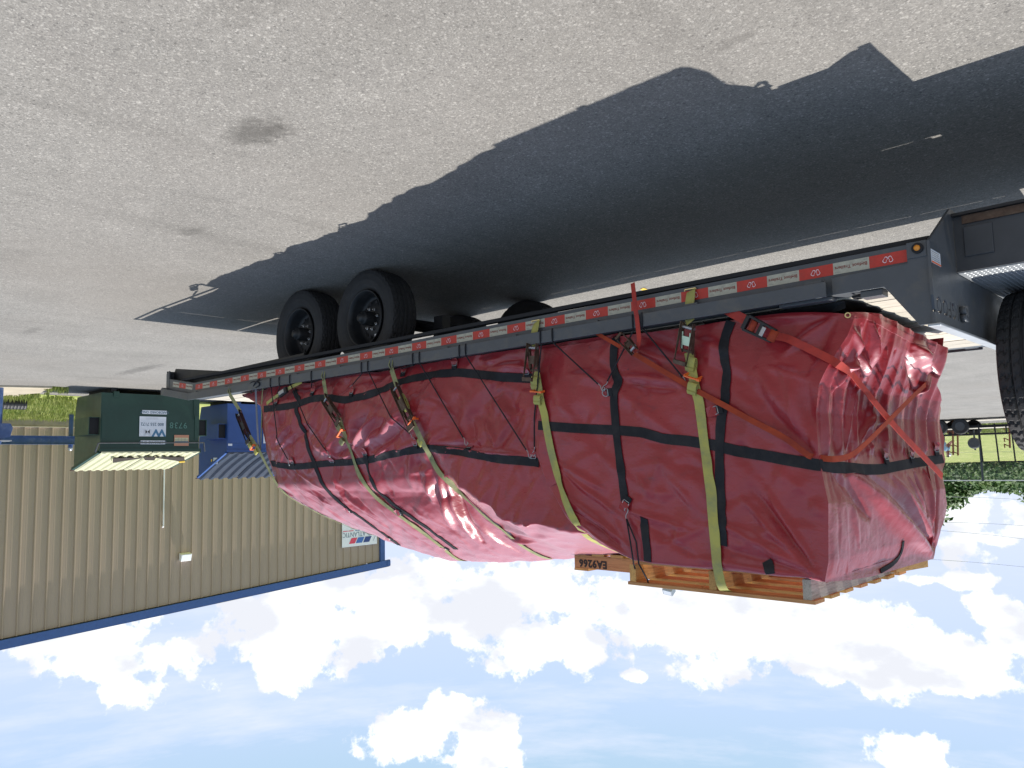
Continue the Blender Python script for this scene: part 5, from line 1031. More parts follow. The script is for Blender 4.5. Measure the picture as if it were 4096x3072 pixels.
def ribbon(P, w, off, th=.0022, hug=True, sm=2):
    pts = [p for p, n in P]; ns = [n for p, n in P]
    for _ in range(sm):
        pts = [pts[0]]+[(pts[i-1]+2*pts[i]+pts[i+1])/4 for i in range(1, len(pts)-1)]+[pts[-1]]
        ns = [ns[0]]+[(ns[i-1]+2*ns[i]+ns[i+1]).normalized() for i in range(1, len(ns)-1)]+[ns[-1]]
    vs = []; m = len(pts)
    for i in range(m):
        t = (pts[min(m-1, i+1)]-pts[max(0, i-1)])
        if t.length < 1e-6: t = Vector((1, 0, 0))
        t.normalize(); wd = t.cross(ns[i]).normalized()
        for q in (-1, 0, 1):
            e = pts[i]+wd*q*w/2; nn = ns[i]; o = off
            if hug:
                c, n2, _, d = BV.ray_cast(e+nn*.09, -nn, .2)
                if c is not None and abs((c-e).dot(nn)) < .07: e = c
            vs.append(e+nn*o)
        for q in (-1, 0, 1): vs.append(vs[-3 if q == -1 else -3]-ns[i]*th)
    fs = []
    for i in range(m-1):
        a, b = i*6, (i+1)*6
        fs += [(a, a+1, b+1, b), (a+1, a+2, b+2, b+1), (a+4, a+3, b+3, b+4), (a+5, a+4, b+4, b+5), (a, b, b+3, a+3), (a+2, a+5, b+5, b+2)]
    return vs, fs
def lift_y(q, gap):
    c, n, _, d = BV.ray_cast(Vector((q.x, -1.2, q.z)), Vector((0, 1, 0)), 3)
    return None if c is None else c.y-gap
def taut(a, b, gap=.009, depth=4, n=24):
    worst = None; wv = .0005
    for i in range(1, n):
        q = a.lerp(b, i/n); y = lift_y(q, gap)
        if y is not None and q.y-y > wv: wv = q.y-y; worst = Vector((q.x, y, q.z))
    if worst is None or depth == 0: return [a, b]
    return taut(a, worst, gap, depth-1, n)[:-1]+taut(worst, b, gap, depth-1, n)
def taut_px(px, gap=.010):
    P = []
    for (x, y) in px:
        q = at(x, y, 1, -.03); yy = lift_y(q, gap)
        for _ in range(3):
            if yy is not None: q = at(x, y, 1, yy); yy = lift_y(q, gap)
        P.append(q)
    out = [P[0]]
    for a, b in zip(P[:-1], P[1:]): out += taut(a, b, gap)[1:]
    return [(p, Vector((0, -1, 0))) for p in resample(out, .02)]
def band(name, px, w, m, parent, off=.005, extra=None):
    P = track(px)
    if extra: P += over(P[-1][0], *extra)
    if len(P) < 3: return None
    vs, fs = ribbon(P, w, off, .003); mb = MB().add(vs, fs); o = mb.build(name, MT[m], parent, smooth=False); smooth_angle(o, 50); return o
z4 = lambda u, v: (1700+.5425*u, 1100+.5425*v)
BWD = .052
band('edge_webbing', [z3(75, 1012), z3(160, 1020), z3(300, 1045), z3(400, 1040), z3(560, 1020), z3(760, 1010), z3(900, 990), z3(1000, 960), z3(1150, 930), z3(1300, 912), z3(1500, 925), z3(1700, 960), z3(1850, 990), z3(2130, 1012)], BWD, 'webblack', t_rear)
band('edge_webbing', [z3(105, 620), z3(200, 610), z3(340, 590), z3(400, 565), z3(470, 540), z3(600, 538), z3(700, 555), z3(820, 530), z3(950, 490), z3(1080, 430), z3(1200, 395), z3(1400, 360), z3(1540, 350), z3(1660, 362), z3(1760, 375), z3(1900, 385), z3(2080, 395)], .056, 'webblack', t_rear)
band('cross_webbing', [z3(330, 480), z3(345, 530), z3(375, 555), z3(340, 610), z3(345, 650), z3(370, 690), z3(370, 730), z3(400, 770), z3(420, 830), z3(428, 900), z3(455, 970), z3(475, 1010), z3(495, 1070), z3(530, 1160), z3(600, 1250), z3(700, 1335), z3(850, 1440), z3(1000, 1550), z3(1100, 1620)], .042, 'webblack', t_rear, off=.0065)
band('cross_webbing', [z3(855, 985), z3(870, 1060), z3(890, 1130), z3(930, 1210), z3(1000, 1270), z3(1080, 1340), z3(1250, 1455), z3(1440, 1590), z3(1520, 1650)], .042, 'webblack', t_rear, off=.0065)
band('edge_webbing', [z4(838, 1108), z4(1000, 1122), z4(1200, 1135), z4(1400, 1143), z4(1600, 1160), z4(1750, 1205), z4(1950, 1225), z4(2140, 1255), (2950, 1805), (3050, 1820), (3180, 1845), (3290, 1862), (3340, 1870), (3390, 1872), (3450, 1878), (3520, 1878), (3600, 1862), (3680, 1848), (3770, 1835)], BWD, 'webblack', t_front)
band('cross_webbing', [z4(1425, 430), z4(1395, 540), z4(1392, 660), z4(1410, 740), z4(1432, 790), z4(1405, 850), z4(1395, 920), z4(1400, 1000), z4(1412, 1140), z4(1430, 1300), z4(1455, 1500), z4(1475, 1650), (2502, 2020)], .047, 'webblack', t_front, off=.0065)
band('cross_webbing', [(2577, 2071), (2583, 2140), (2590, 2200), (2592, 2245)], .046, 'webblack', t_front)
band('cross_webbing', [(2925, 1285), (2905, 1340), (2893, 1390), (2900, 1440), (2910, 1490), (2904, 1560), (2902, 1610), (2888, 1660), (2882, 1720), (2880, 1790), (2880, 1900), (2885, 2050), (2893, 2180)], .047, 'webblack', t_front, off=.0065)
band('cross_webbing', [(3070, 2240), (3078, 2275), (3086, 2312)], .046, 'webblack', t_front)
band('cross_webbing', [(3610, 2165), (3607, 2200), (3590, 2235), (3560, 2262), (3520, 2285)], .022, 'webblack', t_front)
# hem flap of the front tarp where it overlaps the rear one
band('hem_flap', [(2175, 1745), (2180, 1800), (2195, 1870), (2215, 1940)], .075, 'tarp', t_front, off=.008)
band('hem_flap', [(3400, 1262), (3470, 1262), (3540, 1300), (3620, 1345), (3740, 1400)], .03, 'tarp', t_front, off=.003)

# D rings sewn to the tarps
def ring_mesh(p, n, up, r=.020, wire=.0022, name='d_ring', parent=None, m='zinc'):
    n = n.normalized(); u = (up-n*up.dot(n)).normalized(); s = n.cross(u); pts = [p+n*.011+(s*math.cos(a)*r+u*math.sin(a)*r*1.15) for a in np.linspace(-.5, math.pi+.5, 13)]
    return MB().tube(pts, wire, 6, closed=True).build(name, MT[m], parent, smooth=True)
def dring(px, parent, up=(0, 0, -1), flap=True, tabs=True):
    h, n = hit(BV, *px)
    if h is None: return None
    n = fixn(h, n); up = Vector(up); o = ring_mesh(h, n, up, parent=parent)
    u = (up-n*up.dot(n)).normalized(); s = n.cross(u)
    if tabs: MB().add([h+n*.012+s*a+u*b for a, b in ((-.021, -.004), (.021, -.004), (.021, -.036), (-.021, -.036))]+[h+n*.004+s*a+u*b for a, b in ((-.021, -.004), (.021, -.004), (.021, -.036), (-.021, -.036))], [(0, 1, 2, 3), (7, 6, 5, 4), (0, 4, 5, 1), (1, 5, 6, 2), (2, 6, 7, 3), (3, 7, 4, 0)]).build('ring_tab', MT['webblack'], parent)
    if flap: MB().add([h+n*.006+s*-.026+u*-.012, h+n*.006+s*.026+u*-.012, h+n*.020+s*.028+u*.02, h+n*.012+s*.022+u*.045, h+n*.024+s*-.018+u*.042, h+n*.014+s*-.028+u*.018], [(0, 1, 2, 5), (5, 2, 3, 4)]).build('ring_flap', MT['tarp'], parent)
    return h+n*.012+u*.02
rings_r = {}
for k, px in dict(a=(1330, 1842), b=(1665, 1775), c=(1880, 1792), d=(2137, 1826), e=(1172, 1846), f=(1462, 1812), lo1=(1410, 1570), lo2=(1255, 1567), lo3=(1107, 1608), lo4=(1822, 1458), lo5=(2108, 1487), lo6=(1618, 1489)).items():
    rings_r[k] = dring(px, t_rear, (0, 0, -1) if k in 'abcdef' else (0, 0, -1))
for px in [(1395, 2038), (1600, 2048), (1780, 2190), (1555, 2150)]: dring(px, t_rear, (1, 0, -.3))
rings_f = {}
for k, px, up in [('a', (2428, 1570), (1, 0, 0)), ('b', (2866, 1642), (1, 0, .2)), ('c', (2508, 2012), (.6, 0, 1))]:
    rings_f[k] = dring(px, t_front, up, flap=(k != 'a'))
for px in [(3537, 1830), (3640, 1825), (3740, 1800)]: dring(px, t_front, (0, 0, -1))
gp, gn = hit(BV, 3390, 1262)
if gp is not None:
    gn = fixn(gp, gn); MB().lathe([(.007, 0), (.008, .003), (.013, .003), (.014, 0)], gp+gn*.005, gn, 20).build('eyelet', MT['brass'], t_front)

# ------------------------------------------------------------------ bungee cords with wire hooks
def hook(p, d, n, L_=.055, parent=None):
    d = d.normalized(); n = n.normalized(); s = d.cross(n).normalized(); pts = []
    for q, w in [(-.02, .004), (.0, -.003), (.016, -.004), (.028, .004), (.040, .012), (.052, .010), (.056, .0), (.050, -.010), (.040, -.012)]: pts.append(p+d*q*L_/.055+s*w)
    return MB().tube(smooth_poly(pts, 1), .0022, 6).build('hook', MT['zinc'], parent, smooth=True)
def bungee(label, a, b, ring=True, sag=.0, loop=True, r=.0042, group='black bungee cords holding the tarps'):
    """a: photo point at the rail, b: photo point of the lower hook end (on the tarp)."""
    pa = at(a[0], a[1], 1, -.058); pa.z = .873+railz(pa.x); pm, nm = hit(BV, *b)
    if pm is None: pm = at(b[0], b[1], 1, -.01); nm = Vector((0, -1, 0))
    nm = fixn(pm, nm); pb_ = pm+nm*.014
    t = empty('bungee_cord', label, 'bungee cord', tuple(pa), group)
    d = (pb_-pa).normalized(); pts = resample(taut(pa+Vector((0, .006, .004)), pb_, .008), .03)
    # goes round the rub rail
    zt_ = .868+railz(pa.x); q0 = Vector((pa.x, -.062, zt_)); lp_ = [q0+Vector((0, .006, .006)), q0+Vector((-.004, -.004, -.01)), q0+Vector((-.004, -.004, -.064)), q0+Vector((0, .006, -.073)), q0+Vector((.003, .018, -.06)), q0+Vector((.003, .017, -.01)), q0+Vector((0, .006, .008))]
    MB().tube(smooth_poly(pts, 1), r, 7).build('cord', MT['cordm'], t, smooth=True)
    if loop: MB().tube(smooth_poly(lp_, 2), r, 7).build('rail_loop', MT['cordm'], t, smooth=True)
    hook(pts[-1], d, nm, parent=t)
    return t
GB = 'black bungee cords holding the tarps'
for lab, a, b in [
    ('longest slanting black bungee cord, ending where the two tarps join', (1863, 1412), (2112, 1800)),
    ('long black bungee cord ending above the bulge in the middle of the rear tarp', (1678, 1440), (1857, 1752)),
    ('long slanting black bungee cord crossing under the yellow strap with the folded handle', (1472, 1473), (1646, 1732)),
    ('long slanting black bungee cord that passes the small black buckle near the rear corner', (1160, 1530), (1312, 1804)),
    ('short black bungee cord between two sunlit folds at the rear corner', (1081, 1701), (1157, 1835)),
    ('steep black bungee cord along the vertical edge where the two tarps meet', (2161, 1320), (2144, 1786)),
    ('black bungee cord joining the webbing ring from the loose red strap side', (2530, 1262), (2434, 1530)),
    ('black bungee cord joining the webbing ring from the tarp join side', (2210, 1358), (2398, 1535)),
    ('black bungee cord ending behind the orange clip of the nearest yellow strap', (2568, 1295), (2736, 1510)),
    ('short black bungee cord hooked in a ring beside the yellow strap with the twisted hook', (1651, 1410), (1612, 1478)),
    ('short black bungee cord hooked in the wide ring on the lower black webbing', (1446, 1447), (1416, 1541)),
    ('short black bungee cord beside the dark taped ratchet', (1246, 1480), (1251, 1548)),
    ('short black bungee cord above the small yellow diagonal strap', (1118, 1508), (1110, 1588)),
    ('short black bungee cord hooked to the lone ring flap near the rail middle', (1837, 1375), (1820, 1428))]:
    bungee(lab, a, b)
# double bungee up to the pallet
t = empty('bungee_cord', 'double black bungee cord from the tarp ring up to the pallet', 'bungee cord', tuple(at(2510, 2050, 1, -.02)), GB)
p0 = at(2506, 2075, 1, -.03); MB().tube([p0, at(2520, 2160, 1, -.03), at(2535, 2258, 1, -.02), at(2540, 2275, 1, .03)], .0042, 7).build('cord', MT['cordm'], t, smooth=True)
MB().tube([p0, at(2545, 2170, 1, -.03), at(2555, 2255, 1, -.02), at(2590, 2320, 1, .02), at(2592, 2330, 1, .05)], .0042, 7).build('cord', MT['cordm'], t, smooth=True)
hook(p0, Vector((0, 0, -1)), Vector((0, -1, 0)), parent=t)

# ------------------------------------------------------------------ webbing straps and ratchets
def pl(x, y, Y): return at(x, y, 1, Y)
def free(pts, nrm=(0, -1, 0)):
    P = resample(pts, .02); n = Vector(nrm); return [(p, n) for p in P]
def ratchet(p, d, w, parent, m='rusty', L_=.17, open_=.35, n=(0, -1, 0), hm=None):
    d = d.normalized(); n = Vector(n); n = (n-d*n.dot(d)).normalized(); s = d.cross(n).normalized()
    mtx = Matrix(((s.x, d.x, n.x, p.x), (s.y, d.y, n.y, p.y), (s.z, d.z, n.z, p.z), (0, 0, 0, 1))); hw = w/2+.006
    rt = MB()
    for q in (-1, 1):
        rt.add([tuple(mtx @ Vector((q*hw+e, a, b))) for e in (-.0015, .0015) for a, b in ((0, .004), (0, .022), (.03, .036), (L_*.6, .03), (L_*.75, .014), (L_*.75, .002))], [(0, 1, 2, 3, 4, 5), (11, 10, 9, 8, 7, 6)]+[(i, 6+i, 6+(i+1) % 6, (i+1) % 6) for i in range(6)])
    rt.box(-hw, hw, L_*.66, L_*.72, .008, .014, mtx); o = rt.build('ratchet', MT[m], parent)
    hd = MB(); zz = .03
    for q in (-1, 1):
        hd.add([tuple(mtx @ Vector((q*(hw+.005)+e, a, b))) for e in (-.0013, .0013) for a, b in ((-.004, zz-.014), (-.008, zz+.004), (.03, zz+.012), (L_*.95, zz+.03*open_*3), (L_*.95, zz-.006+.03*open_*3), (.04, zz-.008))], [(0, 1, 2, 3, 4, 5), (11, 10, 9, 8, 7, 6)]+[(i, 6+i, 6+(i+1) % 6, (i+1) % 6) for i in range(6)])
    hd.box(-hw-.005, hw+.005, L_*.84, L_*.94, zz+.085*open_, zz+.085*open_+.008, mtx).build('handle', MT[hm or m], o)
    MB().box(-hw*.75, hw*.75, L_*.30, L_*.52, .028, .033, mtx).box(-hw*.8, -hw*.6, L_*.2, L_*.62, .026, .031, mtx).box(hw*.6, hw*.8, L_*.2, L_*.62, .026, .031, mtx).build('pawl', MT['green_zinc' if hm else m], o)
    MB().tube([mtx @ Vector((-hw-.009, .022, .018)), mtx @ Vector((hw+.009, .022, .018))], .008, 10).build('spindle', MT['zinc'], o)
    return mtx
def coil(mtx_p, d, s, n, w, parent, m, rad=.03, el=1.5, turns=3.2, name='strap_roll'):
    vs = []; K = 64; th = .0028
    for i in range(K+1):
        a = i/K*turns*2*math.pi; r = rad*(.28+.72*i/K)
        c = mtx_p+d*(math.cos(a)*r*el)+n*(math.sin(a)*r*.62); rr = r-th
        c2 = mtx_p+d*(math.cos(a)*rr*el)+n*(math.sin(a)*rr*.62)
        vs += [c-s*w/2, c+s*w/2, c2+s*w/2, c2-s*w/2]
    fs = []
    for i in range(K): a, b = i*4, i*4+4; fs += [(a, b, b+1, a+1), (a+2, b+2, b+3, a+3), (a+1, b+1, b+2, a+2), (a+3, b+3, b, a)]
    o = MB().add(vs, fs).build(name, MT[m], parent); smooth_angle(o, 40); return o
def clip(p, d, s, n, w, parent):
    mb = MB(); L_ = w/2+.012
    mb.bar(p-s*L_-s*.018+n*.022, p+s*L_+n*.022, .006, .012, up=n).bar(p-s*(L_+.018)+n*.022, p-s*L_+n*.022, .010, .016, up=n).bar(p+s*L_+n*.022, p+s*L_-n*.02, .006, .011, up=d).bar(p-s*L_+n*.022, p-s*L_-n*.02, .006, .011, up=d)
    mb.build('orange_clip', MT['orange'], parent)
GS = 'yellow ratchet straps over the load'
def strap(label, m, w, rail, r0, r1, roll, climb, ext=None, hookstyle='under', md=None, ratm='rusty', hm=None, opn=.35, name='ratchet_strap', group=GS, tail=None):
    """rail: photo point at rail; r0->r1 ratchet; roll: photo centres of rolled tail; climb: photo points on the cloth; ext: carry over the load."""
    pr = pl(*rail, -.03); t = empty(name, label, 'strap', tuple(pr), group)
    def sp_(x, y, lift):
        h, n = hit(BV, x, y)
        if h is None or h.y > .3: return pl(x, y, -lift)
        return h+Vector((0, -1, 0))*lift
    a, b = sp_(*r0, .05), sp_(*r1, .03); d = (b-a).normalized()
    # tail from the rail to the ratchet
    if hookstyle == 'under':
        base = pl(rail[0], rail[1], -.006); P = free([base, pl(rail[0]+1, rail[1]+4, -.02), Vector((base.x, -.03, .80)), Vector((base.x, -.035, .87)), a])
        vs, fs = ribbon(P, w, .0, .002, hug=False); MB().add(vs, fs).build('webbing_tail', MT[m], t)
        MB().tube([base+Vector((-w*.65, -.004, .0)), base+Vector((-w*.6, -.004, -.008)), base+Vector((w*.6, -.004, -.008)), base+Vector((w*.65, -.004, 0))], .004, 6).build('flat_hook', MT['brass'], t)
    else:   # wire hook over the rub rail
        c = Vector((pr.x, -.066, .862)); s = Vector((1, 0, 0))
        up = (a-c).normalized(); tip = c+up*.035
        MB().tube([c+Vector((-.014, .01, -.05)), c+Vector((-.019, 0, -.01)), tip+s*-.004, tip+s*.004, c+Vector((.019, 0, -.01)), c+Vector((.014, .01, -.05)), c+Vector((.012, .03, -.06))], .0042, 8).build('wire_hook', MT['yellowd'], t, smooth=True)
        vs, fs = ribbon(free([tip-up*.01, a]), w, .0, .002, hug=False); MB().add(vs, fs).build('webbing_tail', MT[m], t)
    mtx = ratchet(a, d, w, t, ratm, (b-a).length/.74, opn, hm=hm)
    n = Vector((0, -1, 0)); n = (n-d*n.dot(d)).normalized(); s = d.cross(n).normalized()
    for k, (x, y, rad, el) in enumerate(roll):
        c = sp_(x, y, .03); coil(c, d, s, n, w, t, md or m, rad, el)
    if len(roll) >= 1:
        x0, y0 = roll[0][:2]; x1, y1 = roll[-1][:2]
        c = sp_((x0+x1)/2+(4 if len(roll) > 1 else 0), (y0+y1)/2, .03) if len(roll) > 1 else sp_(x0, y0, .03)
        clip(c, d, s, n, w, t)
    P = free([b+n*-.008, sp_(*climb[0], .012)])+[(p+q*.0, q) for p, q in track(climb)]
    if ext: P += over(P[-1][0], *ext)
    if tail: P += [(q, Vector((0, -1, .1)).normalized()) for q in resample([P[-1][0]]+tail[:2], .02)]+[(q, Vector((0, -.3, 1)).normalized()) for q in tail[2:]]
    vs, fs = ribbon(P, w, .012, .0022, hug=False, sm=6); o = MB().add(vs, fs).build('webbing', MT[m], t); smooth_angle(o, 50)
    return t
W2 = .050
strap('yellow ratchet strap nearest the front, running up over the wooden pallet', 'yellow', W2, (2763, 1162), (2762, 1290), (2768, 1412), [(2778, 1458, .030, 1.5), (2784, 1555, .026, 1.4)], [(2798, 1590), (2815, 1720), (2832, 1850), (2848, 1980), (2858, 2100), (2868, 2200), (2872, 2255)], hm='rusty', opn=.5, tail=[pl(2885, 2320, .0), pl(2900, 2400, .015), Vector((.89, .06, 2.205)), Vector((.89, .5, 2.205)), Vector((.89, 1.3, 2.205))])
strap('yellow ratchet strap at the join of the tall and the low tarp', 'yellow', W2, (2145, 1287), (2140, 1375), (2160, 1488), [(2155, 1532, .030, 1.5), (2165, 1600, .024, 1.3)], [(2180, 1640), (2192, 1720), (2208, 1800), (2232, 1890), (2262, 1990), (2290, 2060), (2322, 2108)], ext=(1.6, 2.35), opn=.6)
strap('grimy yellow strap with long looped tail in the middle of the rear tarp', 'yellowd', .045, (1578, 1424), (1610, 1545), (1662, 1680), [(1630, 1610, .028, 2.6), (1696, 1765, .022, 1.6)], [(1715, 1800), (1735, 1845), (1760, 1890), (1800, 1925), (1870, 1992), (1960, 2076), (2010, 2112)], ext=(1.8, 3.0), hookstyle='wire', md='yellow', ratm='rusty', opn=.1)
strap('grimy yellow strap with dark brown ratchet and two sunlit folds next to it', 'yellowd', .045, (1308, 1482), (1328, 1590), (1372, 1672), [(1368, 1705, .026, 1.6), (1380, 1765, .022, 1.3)], [(1402, 1780), (1420, 1840), (1440, 1900), (1475, 1950), (1510, 1990), (1600, 2058), (1700, 2130), (1790, 2200)], ext=(1.9, 4.2), hookstyle='wire', md='yellowd', opn=.15)
strap('grimy yellow strap with black taped ratchet at the rear corner of the load', 'yellowd', .042, (930, 1545), (962, 1648), (1000, 1745), [(1000, 1775, .028, 1.5), (1024, 1805, .022, 1.3)], [(1050, 1815), (1070, 1860), (1090, 1905), (1105, 1935), (1150, 1985), (1230, 2022)], ext=(1.9, 5.0), hookstyle='wire', md='yellow', ratm='black', opn=.1)
# small diagonal yellow strap with black cam buckle
t = empty('cam_strap', 'small diagonal yellow strap with black cam buckle at the rear bottom corner', 'strap', tuple(pl(1130, 1570, -.03)))
vs, fs = ribbon(free([pl(1207, 1527, -.035), pl(1160, 1550, -.045), pl(1128, 1570, -.045), pl(1095, 1592, -.03), pl(1066, 1614, -.01)]), .028, 0, .002, hug=False); MB().add(vs, fs).build('webbing', MT['yellow'], t)
qa, qb = pl(1148, 1558, -.055), pl(1118, 1580, -.055); MB().bar(qa, qb, .05, .028, up=(0, -1, 0)).build('cam_buckle', MT['black'], t, bevel=.005); MB().bar(qa.lerp(qb, .2)+Vector((0, -.016, 0)), qa.lerp(qb, .8)+Vector((0, -.022, 0)), .03, .008, up=(0, -1, 0)).build('cam_lever', MT['zinc'], t, bevel=.002)
# grey strap
t = empty('tie_down_strap', 'narrow faded grey strap tied up with dark green cord at the rear corner', 'strap', tuple(pl(1020, 1550, -.02)))
vs, fs = ribbon(free([pl(1022, 1548, -.02), pl(1026, 1650, -.02), pl(1032, 1760, -.02), pl(1036, 1800, -.01)]), .030, 0, .002, hug=False); MB().add(vs, fs).build('webbing', MT['greyweb'], t)
MB().tube(smooth_poly([pl(1040, 1515, -.06), pl(1020, 1530, -.07), pl(1012, 1552, -.05), pl(1034, 1548, -.06), pl(1040, 1530, -.07), pl(1008, 1524, -.06), pl(996, 1545, -.05), pl(1006, 1575, -.03)], 2), .006, 7).build('knotted_cord', MT['cordm'], t, smooth=True)
t = empty('tie_down_strap', 'thin old yellow strap hanging just behind the grey one at the rear corner', 'strap', tuple(pl(1050, 1540, .0)))
vs, fs = ribbon(free([pl(1054, 1528, -.05), pl(1048, 1580, .0), pl(1046, 1680, .0), pl(1042, 1800, .0)]), .014, 0, .002, hug=False); MB().add(vs, fs).build('webbing', MT['yellowd'], t)
# red straps
t = empty('red_strap', 'red strap with black ratchet crossing the side and the folded front of the tall tarp', 'strap', tuple(pl(2890, 1240, -.03)), 'red straps round the front stack')
vs, fs = ribbon(free([pl(2885, 1228, .02), pl(2920, 1247, -.05), pl(3000, 1290, -.06)]), .045, 0, .002, hug=False); MB().add(vs, fs).build('webbing_tail', MT['redweb'], t)
qa, qb = pl(2985, 1290, -.07), pl(3095, 1345, -.06); dd = (qb-qa).normalized(); nn_ = Vector((0, -1, 0)); ssx = dd.cross(nn_).normalized()
fr2 = MB(); hw = .034
for q in (-1, 1): fr2.bar(qa+ssx*hw*q, qb+ssx*hw*.8*q, .012, .026, up=nn_)
fr2.bar(qa-ssx*hw, qa+ssx*hw, .02, .026, up=nn_).bar(qa.lerp(qb, .52)-ssx*hw, qa.lerp(qb, .52)+ssx*hw, .018, .024, up=nn_).build('ratchet', MT['black'], t, bevel=.003)
MB().tube([qa.lerp(qb, .25)-ssx*.024, qa.lerp(qb, .25)+ssx*.024], .016, 12).tube([qb-ssx*.026-dd*.005, qb+ssx*.026-dd*.005], .019, 12).build('strap_roll', MT['orangeweb'], t, smooth=True)
MB().bar(qa.lerp(qb, .66)-ssx*.02+nn_*.016, qa.lerp(qb, .66)+ssx*.024+nn_*.016, .02, .006, up=nn_).build('latch', MT['zinc'], t, bevel=.002)
P = taut_px([(3095, 1345), (3140, 1345), (3230, 1390), (3330, 1440), (3372, 1470)])
def frontp(x, y, X): return at(x, y, 0, X)
Q = smooth_poly([frontp(3385, 1476, .36), frontp(3470, 1580, .355), frontp(3560, 1690, .355), frontp(3660, 1795, .36), frontp(3765, 1905, .37)], 1)
P += [(p, Vector((-1, -.15, .05)).normalized()) for p in resample(Q, .02)]
vs, fs = ribbon(P, .036, .008, .002, hug=False, sm=5); o = MB().add(vs, fs).build('webbing', MT['redweb'], t); smooth_angle(o, 50)
t = empty('red_strap', 'orange red strap from the half hidden ratchet to the front corner and across the folds', 'strap', tuple(pl(2548, 1200, -.03)), 'red straps round the front stack')
vs, fs = ribbon(free([pl(2530, 1132, -.060), pl(2536, 1180, -.072), pl(2540, 1235, -.078), pl(2546, 1262, -.075)])+free([pl(2546, 1262, -.075), pl(2550, 1300, -.07), pl(2558, 1370, -.07), pl(2552, 1398, -.06), pl(2535, 1405, -.05)]), .026, 0, .002, hug=False); MB().add(vs, fs).build('webbing_tail', MT['redweb'], t)
vs, fs = ribbon(free([pl(2385, 1332, -.02), pl(2430, 1358, -.03), pl(2482, 1388, -.05)]), .020, 0, .002, hug=False); MB().add(vs, fs).build('webbing_tail', MT['orangeweb'], t)
ratchet(pl(2548, 1408, -.05), pl(2490, 1330, -.04)-pl(2548, 1408, -.05), .024, t, 'rusty', .12, .4)
P = taut_px([(2540, 1415), (2740, 1533), (2920, 1632), (3140, 1748), (3272, 1826)], .012)
Q = smooth_poly([frontp(3300, 1838, .395), frontp(3380, 1832, .375), frontp(3430, 1800, .355), frontp(3560, 1670, .34), frontp(3640, 1590, .34), frontp(3715, 1520, .34), frontp(3738, 1500, .40)], 1)
P += [(p, Vector((-1, -.1, .1)).normalized()) for p in resample(Q, .02)]
vs, fs = ribbon(P, .027, .010, .002, hug=False, sm=5); o = MB().add(vs, fs).build('webbing', MT['orangeweb'], t); smooth_angle(o, 50)

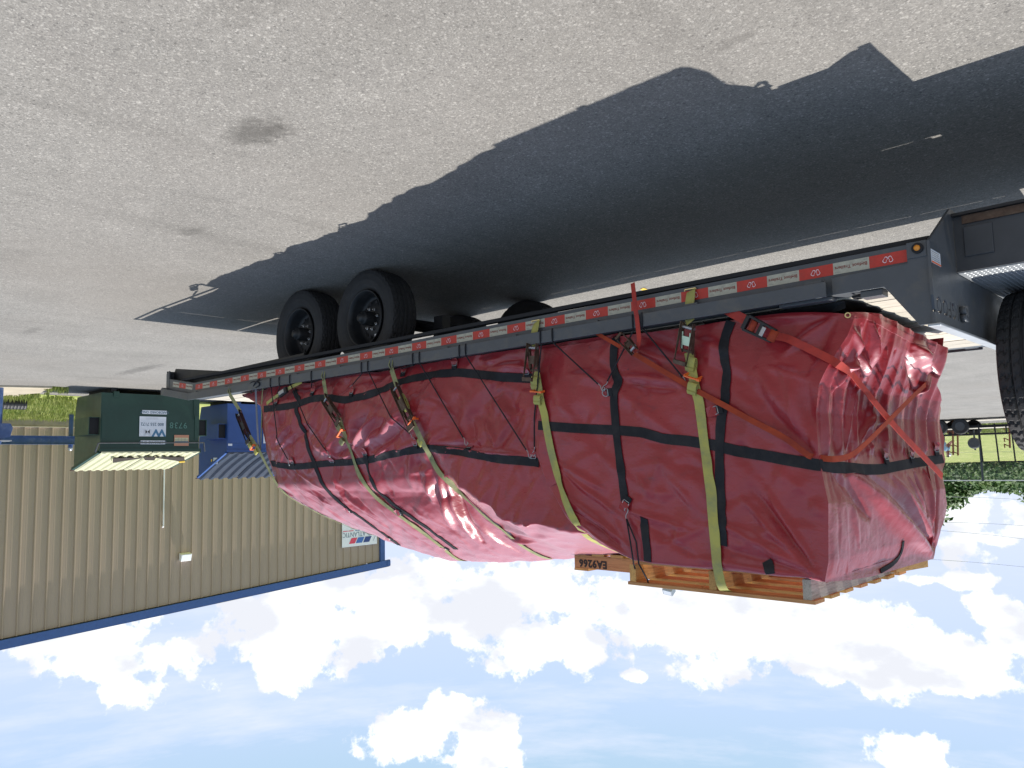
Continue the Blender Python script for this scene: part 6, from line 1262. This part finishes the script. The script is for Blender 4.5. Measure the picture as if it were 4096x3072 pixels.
# ------------------------------------------------------------------ pallets on top
def pallet(label, X0, X1, Y0, Y1, Z0, along='x', nb=7, grp='wooden pallets on the load', paint=None):
    t = empty('wooden_pallet', label, 'pallet', (X0, Y0, Z0), grp)
    if along == 'x':     # deck boards along X, three stringers along Y
        for k, x in enumerate((X0, (X0+X1)/2-.019, X1-.038)):
            mb = MB(); L_ = Y1-Y0; n1, n2 = .16, .40
            poly = [(Y0, Z0), (Y0+n1, Z0), (Y0+n1, Z0+.032), (Y0+n2, Z0+.032), (Y0+n2, Z0), (Y1-n2, Z0), (Y1-n2, Z0+.032), (Y1-n1, Z0+.032), (Y1-n1, Z0), (Y1, Z0), (Y1, Z0+.088), (Y0, Z0+.088)]
            mb.prism(poly, 0, x, x+.038); mb.build('stringer', MT['palg' if k == 0 else 'paly'], t)
        p = (Y1-Y0)/(nb-.45)
        for k in range(nb): MB().box(X0-.004-random.uniform(0, .012), X1+.004+random.uniform(0, .01), Y0+k*p+random.uniform(-.008, .008), Y0+k*p+.10, Z0+.0885, Z0+.105+random.uniform(-.001, .002)).build('deck_board', MT['pal' if k % 3 else 'palo'], t, bevel=.0015)
        for k in (0, 2, 4): MB().box(X0+.04, X1-.04, Y0+.02+k*p*1.25, Y0+.02+k*p*1.25+.10, Z0-.016, Z0-.001).build('bottom_board', MT['palo'], t)
    else:                # stringers along X facing the camera
        for k, y in enumerate((Y0, (Y0+Y1)/2-.019, Y1-.038)): MB().box(X0, X1, y, y+.038, Z0, Z0+.088).build('stringer', MT['palo'], t)
        p = (X1-X0)/(nb-.4)
        for k in range(nb): MB().box(X1-k*p-.10, X1-k*p, Y0-.004, Y1, Z0-.017, Z0-.0005).build('bottom_board', MT['pal'], t)
        MB().box(X1-.12, X1, Y0-.004, Y1, Z0+.0885, Z0+.104).build('deck_board', MT['pal'], t)
    return t
pallet('upturned empty wooden pallet crowning the tall front tarp, grey notched end', .50, 1.465, .03, 1.22, 2.088)
p2 = pallet('stamped orange wooden pallet behind the crowning one, mostly hidden by red tarp', 1.50, 2.52, .86, 1.9, 2.185, along='y')
text('EA9266', (2.36, .8585, 2.236), (1, 0, 0), (0, 0, 1), .068, MT['stencil'], p2, bold=.003, spacing=1.12)
pk = MB().bar((.47, .98, 2.118), (.47, 1.5, 2.145), .03, .085).build('loose_board', MT['paly']); tag(pk, 'loose brown board sticking out under the far end of the pallet', 'board')
wb = MB().bar((.44, .30, .885), (.74, .20, .885), .09, .035).build('loose_board', MT['paly']); tag(wb, 'yellow timber board end under the front tarp hem', 'board')
cs = MB().add([(.3, .10, .866), (.42, .12, .866), (.75, .08, .867), (1.0, .09, .867), (1.0, .5, .872), (.5, .7, .87), (.27, .5, .866), (.27, .22, .866), (.3, .10, .90), (.42, .16, .91), (.75, .12, .92), (1.0, .14, .93)], [(0, 1, 2, 3, 4, 5, 6, 7), (0, 8, 9, 1), (1, 9, 10, 2), (2, 10, 11, 3)]).build('black_sheet', MT['black']); tag(cs, 'crumpled black sheet under the front tarp hem', 'sheet')  # flat black sheet with a low raised edge, lying on the deck
# the load itself: wrapped stacks under the cloth
MB_ = MB().box(.60, 1.95, .16, 1.35, .86, 1.44); ld = MB_.build('crate', MT['palg']); tag(ld, 'boxed goods wholly covered by the tall front tarp', 'crate')

lf = MB().add([(x_q, y_q, z_q) for x_q, y_q, z_q in [tuple(at(2560, 1158, 2, .006)), tuple(at(2575, 1164, 2, .012)), tuple(at(2590, 1157, 2, .008)), tuple(at(2574, 1152, 2, .004))]], [(0, 1, 2, 3)]).build('dry_leaf', MT['ylab']); tag(lf, 'small dry yellow leaf on the sunlit asphalt beyond the hanging red strap', 'leaf')
